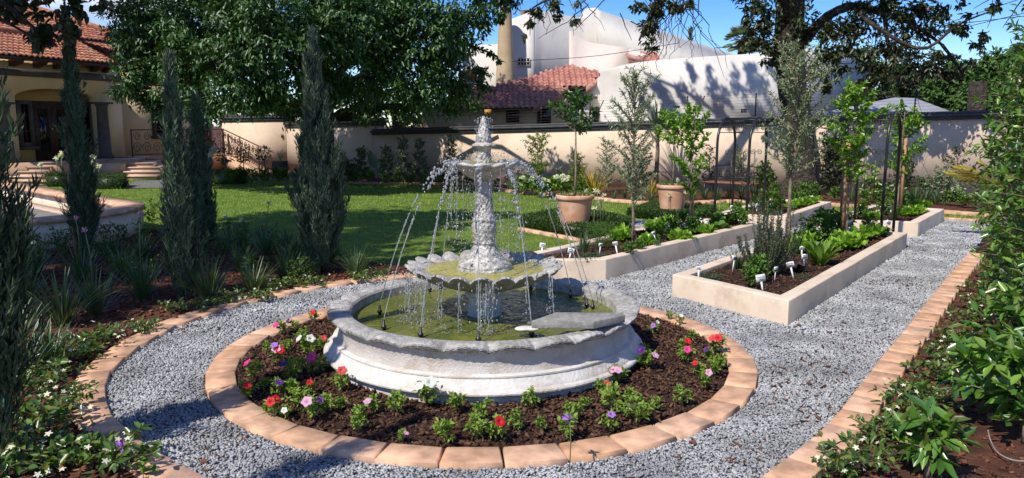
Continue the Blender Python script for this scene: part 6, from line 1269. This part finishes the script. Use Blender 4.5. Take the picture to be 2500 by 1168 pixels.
# things in front of the house
p = G(512, 440, .02); t = thing('stone_urn', 'pale stone urn on a pedestal planted with red flowers', 'urn', tuple(p)); fm = FM(); lathe(fm, [(.2, 0), (.2, .08), (.1, .14), (.08, .5), (.14, .6), (.16, .62), (.09, .68), (.24, .92), (.33, 1.0), (.33, 1.04), (.28, 1.03)], 28); fm.build('urn_body', M['stone'], t, True); ball((0, 0, 1.08), .24, 200, .09, .04).build('foliage', M['herb'], t); o = leaves(FM(), rng.normal(size=(40, 3))*[.14, .14, .05] + [0, 0, 1.28], runit(40), runit(40), .06, .05).build('flower', M['fred'], t)
for px, py, hh, lab in [(552, 448, .75, 'small standard topiary by the ramp top, closest to the urn'), (597, 446, .8, 'small standard topiary in the middle of the ramp bed'), (648, 444, .8, 'small standard topiary at the foot of the ramp')]:
    p = G(px, py, .02); t = thing('standard_topiary', lab, 'topiary', tuple(p)); fm = FM(); tube(fm, [(0, 0, 0), (0, 0, hh)], .016, 5); fm.build('stem', M['twig'], t); ball((0, 0, hh+.05), .24, 150, .1, .04, .3).build('crown', M['dark_leaf'], t)
p = G(685, 432, .02); t = thing('dark_pot', 'dark round pot with a sparse plant at the foot of the sunlit gate wall', 'pot', tuple(p)); fm = FM(); lathe(fm, [(.2, 0), (.28, .25), (.25, .5), (.28, .53), (.24, .52)], 24); fm.build('pot_body', M['trim'], t, True); blades(FM(), 16, .5, .03, (.1, .8), (.1, .6), 4, P0=np.tile([0, 0, .5], (16, 1))).build('leaves', M['olive'], t)
for i, (px0, px1, py, lab) in enumerate([(112, 165, 452, 'low box hedge at the foot of the terrace steps'), (228, 296, 458, 'low box hedge in front of the stone plinth, right of the slim cypress'), (520, 600, 446, 'low clipped hedge under the ramp')]):
    a, b = G(px0, py+4, 0), G(px1, py+4, 0); boxhedge([(a[0], a[1]), (b[0], b[1]), (b[0]-.3, b[1]+1.0), (a[0]-.3, a[1]+1.0)], .34, 2600, lab)
for px, py, lab in [(135, 452, 'white agapanthus heads beside the box hedge of the terrace steps'), (230, 455, 'white agapanthus heads above the box hedge by the plinth')]:
    p = G(px, py, .02); t = thing('white_agapanthus', lab, 'agapanthus', tuple(p)); fm, fl_ = FM(), FM()
    for k in range(4): x = rng.normal()*.22; hh = rng.uniform(.55, .95); tube(fm, [(x, 0, 0), (x*1.2, 0, hh)], .009, 5); leaves(fl_, np.tile([x*1.2, 0, hh], (26, 1)), runit(26), runit(26), .1, .03)
    fm.build('stalk', M['stem'], t); fl_.build('flower', M['fcream'], t)
for i in range(9):
    p = G(560 + i*28 + rng.uniform(-8, 8), 448 + rng.uniform(-3, 3), .02); t = thing('ground_plant', 'low leafy plant along the lawn edge by the ramp', 'plant', tuple(p), rng.uniform(0, 6), 'low plants along the lawn edge', 1.3); obj('foliage', VG['herb'][i % 3], t, sc=1.7)

# ------------------------------------------------------------------ the white neighbouring house
nh = thing('white_house', 'pale rendered neighbouring house with curved parapets, a rounded chimney and red tile roofs', 'house', (0, 0, 0))
def vol(name, pts, y, dep, mat, parent=nh, dx=0.0, sk=0.0):
    o = ext(FM(), [D(px, py, y + sk*(px - pts[0][0])) for px, py in pts], (dx, dep, 0)).build(name, M[mat], parent); return o
def curve(pts, n=20): return [tuple(p) for p in spline(np.array(pts, float), n)]
vol('front_wall', curve([(1465, 330), (1465, 181), (1468, 174)], 3)[:1] + [(1465, 330), (1465, 176), (1468, 173)] + curve([(1480, 170), (1560, 152), (1700, 140), (1900, 128), (1942, 126), (1956, 119), (1962, 119)], 18) + [(1975, 140), (1975, 330)], 27.5, 3.2, 'white_render', dx=3.6)
vol('rear_parapet', [(1452, 330), (1458, 103), (1452, 22), (1470, 28), (1805, 138), (1830, 160), (1830, 330)], 31.5, 1.2, 'white_render', dx=.3, sk=.024)
vol('swoop_wall', [(1391, 330), (1391, 76)] + curve([(1391, 76), (1398, 78), (1415, 92), (1438, 103), (1462, 107), (1537, 118)], 14) + [(1537, 330)], 29.6, .5, 'pink_render')
cA = [D(1312, 300, 30.5), D(1240, 300, 30.5)]
def towers():
    y0, y1 = 30.0, 33.2; a, b = D(1130, 250, y0), D(1312, 250, y0); c = D(1456, 250, y1); zt = D(1312, 22, y0)[2]; zl = D(1250, 47, y0)[2]; zc = D(1430, 52, y1)[2]; zb = 1.5
    fm = FM(); top = [(a[0], y0, D(1130, 112, y0)[2])] + [tuple(D(px, py, y0)) for px, py in [(1215, 108), (1225, 64), (1250, 46), (1285, 33), (1304, 24)]]
    ext(fm, [(a[0], y0, zb), (b[0]-.15, y0, zb)] + top[::-1], (0, .6, 0)); fm.build('tower_front', M['white_render'], nh)
    fm = FM(); P = [(b[0]-.16, y0), (b[0]-.05, y0+.03), (b[0]+.0, y0+.14), (b[0]+.03, y0+.3), (c[0], y1)]; Z = [zt]*4 + [zc]; n2 = 10; pts = resample(np.array(P), .22); sx = np.linspace(0, 1, len(pts)); zz = zt + (zc - zt)*np.clip((sx-.08)/.92, 0, 1)**.8; zz[-5:] += np.array([.02, .08, .2, .38, .56])
    m = len(pts); V = np.concatenate([np.c_[pts, np.full(m, zb)], np.c_[pts, zz], np.c_[pts + [-.5, .35], zz], np.c_[pts + [-.5, .35], np.full(m, zb)]]); i = np.arange(m-1); fm.add(V, np.concatenate([np.stack([k*m+i, k*m+i+1, ((k+1) % 4)*m+i+1, ((k+1) % 4)*m+i], 1) for k in range(4)])); fm.build('tower_side', M['white_render'], nh, False)
towers()
# chimney
c = D(1234, 205, 29.4); h = D(1236, 12, 29.4)[2]; fm = FM(); w_ = lambda px: px/F*29.4
lathe(fm, [(w_(25), 1), (w_(24), c[2]), (w_(20), c[2]+.8), (w_(17.5), c[2]+1.8), (w_(15.5), h-.6), (w_(15), h-.25), (w_(13), h-.1), (w_(8), h-.01), (.02, h+.03)], 28, (c[0], 29.4, 0)); fm.build('chimney', M['tan_render'], nh, True)
q = D(1233, 22, 29.15); fm = FM(); lathe(fm, [(.12, -.02), (.11, .02)], 16, (0, 0, 0)); o = fm.build('flue_opening', M['glass'], nh, loc=(q[0]-.02, q[1], q[2])); o.rotation_euler = (R(75), 0, 0)
# block window
a, b = D(1264, 143, 29.99), D(1293, 160, 29.99); fm = FM(); s_ = (b[0]-a[0]); zz = (a[2]-b[2]); ext(fm, [(a[0], 29.985, b[2]), (b[0], 29.985, b[2]), (b[0], 29.985, a[2]), (a[0], 29.985, a[2])], (0, -.02, 0)); f = fm.build('window', M['glass'], nh); fm = FM()
for k in range(5): box(fm, (a[0]+s_*k/4, 29.955, (a[2]+b[2])/2), (.035, .03, zz))
for k in range(3): box(fm, ((a[0]+b[0])/2, 29.951, b[2]+zz*k/2), (s_+.03, .034, .03))
fm.build('glazing_bars', M['white_render'], f)
a, b = D(1120, 172, 29.99), D(1162, 196, 29.99); ext(FM(), [(a[0], 29.985, b[2]), (b[0], 29.985, b[2]), (b[0], 29.985, a[2]), (a[0], 29.985, a[2])], (0, -.03, 0)).build('window', M['bench_wood'], nh)
# lower tiled roof, its boards and the shaded wall below
yl, yh = 26.2, 29.5
L0, L1, T1, T0 = D(1130, 263, yl), D(1304, 263, yl), D(1386, 160, yh), D(1215, 200, yh)
E_ = unit(L1-L0); u3 = E_; v3 = T1 - L1; v3 = v3 - u3*np.dot(v3, u3); ln = np.linalg.norm(v3); v3 = v3/ln; n3 = unit(np.cross(u3, v3)); 
sk = float(np.dot(T1-L1, u3)); Lw = np.linalg.norm(L1-L0)
def onp(px, py):
    d = ray(px, py); return EYE + d*(np.dot(n3, L1-EYE)/np.dot(n3, d))
if n3[2] < 0: n3 = -n3
RO = L0 - u3*1.5
rp = [onp(*q) for q in [(1100, 264), (1303, 261), (1386, 212), (1430, 214), (1467, 187), (1467, 177), (1386, 158), (1300, 186), (1190, 214), (1100, 214)]]
rq = [(float(np.dot(p-RO, u3)), float(np.dot(p-RO, v3))) for p in rp]
tiles('low_roof', RO, u3, v3, n3, 60, 40, 'pinktile', nh, .2, .25, .04, keep=lambda cu, cv: inside(np.c_[cu, cv], rq))
ext(FM(), [p - n3*.04 for p in rp], -n3*.08).build('roof_deck', M['roof_under'], nh)
def board(a, b, w_, name='barge_board'):
    a, b = np.array(a), np.array(b); ext(FM(), [a, b, b - [0, 0, w_], a - [0, 0, w_]], (0.02, .06, 0)).build(name, M['fascia'], nh)
board(rp[1] + [0, -.08, .04], rp[2] + [0, -.08, .04], .26); board(rp[3] + [0, -.08, .04], rp[4] + [0, -.08, .04], .26)
yw = lambda px: 26.55 + (px - 1130)/260*1.35
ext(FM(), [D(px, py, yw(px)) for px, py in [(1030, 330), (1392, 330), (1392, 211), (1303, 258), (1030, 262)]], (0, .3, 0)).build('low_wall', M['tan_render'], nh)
ext(FM(), [D(px, py, 28.25) for px, py in [(1388, 330), (1470, 330), (1470, 184), (1430, 212), (1388, 211)]], (0, .3, 0)).build('recessed_wall', M['white_render'], nh)
for x0, x1, y0, y1 in [(1312, 1345, 264, 302), (1235, 1268, 264, 300), (1446, 1462, 262, 306)]: yy = 28.24 if x0 > 1400 else yw(x0) - .01; a, b = D(x0, y0, yy), D(x1, y1, yy); ext(FM(), [(a[0], yy, b[2]), (b[0], yy, b[2]), (b[0], yy, a[2]), (a[0], yy, a[2])], (0, -.03, 0)).build('window', M['glass'], nh)
# small upper tile roof, vent and wall lamps
a, b = D(1534, 150, 28.9), D(1632, 152, 28.9); tiles('small_roof', a, (1, 0, 0), (0, .9, .42), (0, -.42, .9), int((b[0]-a[0])/.22), 4, 'pinktile', nh, .2, .25, .028); ext(FM(), [D(1532, 130, 28.85), D(1576, 146, 28.85), D(1576, 154, 28.85), D(1532, 142, 28.85)], (0, .08, 0)).build('barge_board', M['fascia'], nh); vol('small_roof_wall', [(1537, 165), (1537, 120), (1632, 152), (1632, 165)], 29.35, .3, 'pink_render')
for k in range(8): q = D(1810 + (k % 4)*3.6, 268 + (k//4)*5, 27.5); fm = FM(); box(fm, (q[0], 27.495, q[2]), (.035, .02, .06)); fm.build('vent_slot', M['glass'], nh)
for px, py in ((1648, 263), (1449, 240)):
    q = D(px, py, 28.2 if px < 1500 else 27.45); fm = FM(); tube(fm, [q + [0, .05, 0], q + [.0, -.15, .02]], .02, 5); box(fm, q + [.04, -.2, .02], (.16, .1, .08)); tag(fm.build('floodlight', M['trim']), 'small dark floodlight on the ' + ('big shadow-dappled white wall' if px > 1500 else 'shaded wall under the red tile roof'), 'lamp')

# ------------------------------------------------------------------ beyond the wall
t = thing('grey_roof', 'low grey hipped sheet roof showing above the boundary wall', 'roof', (0, 0, 0)); fm = FM()
ap0, ap1 = D(2185, 238, 26), D(2235, 240, 26); bl0, br0 = D(1868, 300, 22.5), D(2407, 300, 22.5); bk0, bk1 = D(1960, 290, 30), D(2370, 290, 30)
V = [bl0, br0, bk1, bk0, ap0, ap1]; V[0][2] = V[1][2] = V[2][2] = V[3][2] = 1.75; fm.add(V, [(0, 1, 5, 4), (1, 2, 5), (2, 3, 4, 5), (3, 0, 4), (3, 2, 1, 0)]); fm.build('roof_sheet', M['shade'], t)
fm = FM(); prism(fm, [(V[0][0]+.5, V[0][1]+.5), (V[1][0]-.5, V[1][1]+.5), (V[2][0]-.5, V[2][1]-.5), (V[3][0]+.5, V[3][1]-.5)], 0, 1.74); fm.build('outbuilding_walls', M['wall'], t)
ap = D(2070, 252, 24); b0_, b1_ = D(2000, 290, 23), D(2140, 290, 23)
q = D(2382, 290, 24); fm = FM(); tube(fm, [(q[0], 24, 0), (q[0]-.02, 24, D(2380, 200, 24)[2])], .26, 10); tag(fm.build('tree_stump', M['trunk'], None, True), 'thick cut-off dark trunk behind the boundary wall near the hedge', 'tree trunk')
def bgtree(px, y, top, bot, wpx, n, label, mat='far_leaf', L=.2, W=.1, name='background_tree'):
    x = D(px, 300, y)[0]; zt = D(px, top, y)[2]; zb = max(.6, D(px, bot, y)[2]); w_ = wpx/F*y/2; t = thing(name, label, 'tree', (x, y, 0)); fm = FM(); tube(fm, [(0, 0, 0), (.1, 0, zb), (0, 0, zt*.8)], [.22, .18, .05], 8)
    cl = []
    for _ in range(26):
        d = runit(1)[0]; k = rng.uniform(.35, .95); cl.append((d[0]*w_*k, d[1]*w_*.8*k, (zt+zb)/2 + d[2]*(zt-zb)/2*k, min(w_, (zt-zb)/2)*rng.uniform(.28, .45)))
    for c in cl[:8]: limb(fm, (0, 0, zb*.8), c[:3], .06, .015, .05, 5)
    fm.build('trunk', M['trunk'], t, True); cloud(cl, n, L, W, .2).build('crown', M[mat], t)
bgtree(2045, 30, 140, 330, 130, 7000, 'bright green tree behind the end of the white house')
bgtree(2120, 34, 135, 330, 170, 8000, 'rounded tree behind the grey sheet roof')
bgtree(2235, 30, 150, 330, 200, 9000, 'dark broad tree over the middle of the grey sheet roof', 'dark_leaf')
bgtree(2340, 28, 150, 330, 190, 9000, 'leafy tree behind the thick cut-off trunk')
bgtree(2440, 25, 120, 330, 170, 9000, 'tall green tree beyond the hedge at the far end of the wall')
bgtree(2520, 22, 95, 330, 150, 6000, 'tall bushy tree rising behind the glossy hedge', 'far_leaf')
bgtree(2180, 44, 90, 330, 120, 5000, 'pale bluish tree far behind the drooping branches', 'cyp')
bgtree(2290, 42, 120, 330, 200, 6000, 'distant dark tree top between the drooping branches', 'dark_leaf')
bgtree(960, 46, 180, 330, 160, 6000, 'distant tree seen below the crown of the shade tree', 'far_leaf')
bgtree(620, 44, 200, 330, 300, 8000, 'distant tree behind the sunlit gate wall', 'far_leaf')
p = D(1685, 100, 60); t = thing('conifer', 'dark conifer tip poking above the sloping white parapet', 'tree', (p[0], 60, 0)); h = D(1685, 74, 60)[2]; a, b = cypress(h, .9, 5000, 2, .35, .06); a.build('trunk', M['trunk'], t); b.build('foliage', M['cyp2'], t)
p = D(1812, 110, 55); h = D(1812, 105, 55)[2]; t = thing('palm_tree', 'fan palm with drooping dry fronds behind the white house', 'palm', (p[0], 55, 0)); fm = FM(); tube(fm, [(0, 0, 0), (0, 0, h)], .3, 10); fm.build('trunk', M['trunk'], t)
fm = FM()
for k in range(70):
    d = runit(1)[0]; d[2] = abs(d[2])*1.2 - .45; d = unit(d); c = np.array([0, 0, h]) + d*.75*1.1; m = 16; a_ = np.linspace(-1.1, 1.1, m); s_ = unit(np.cross(d, [0, 0, 1.])); Dv = d*np.cos(a_)[:, None] + s_*np.sin(a_)[:, None] + np.array([0, 0, -.25]); leaves(fm, np.tile(c, (m, 1)), Dv, np.tile(np.cross(s_, d), (m, 1)), .62, .07)
fm.build('fronds', M['olive'], t)
# overhead lines
for y, a, b, lab in [(40, (1600, 130), (2500, 40), 'highest thin overhead power line crossing the sky behind the wall tree'), (40, (1900, 160), (2520, 28), 'second overhead power line beside the wall tree'), (38, (2000, 148), (2520, -12), 'steepest overhead power line beside the wall tree'), (24.5, (1250, 150), (1660, 105), 'thin cable strung across the front of the white house')]:
    p, q = D(*a, y), D(*b, y); m = (p+q)/2 - [0, 0, .12]; fm = FM(); tube(fm, spline([p, m, q], 14), .018 if y > 30 else .009, 5); tag(fm.build('power_line', M['iron']), lab, 'power line')
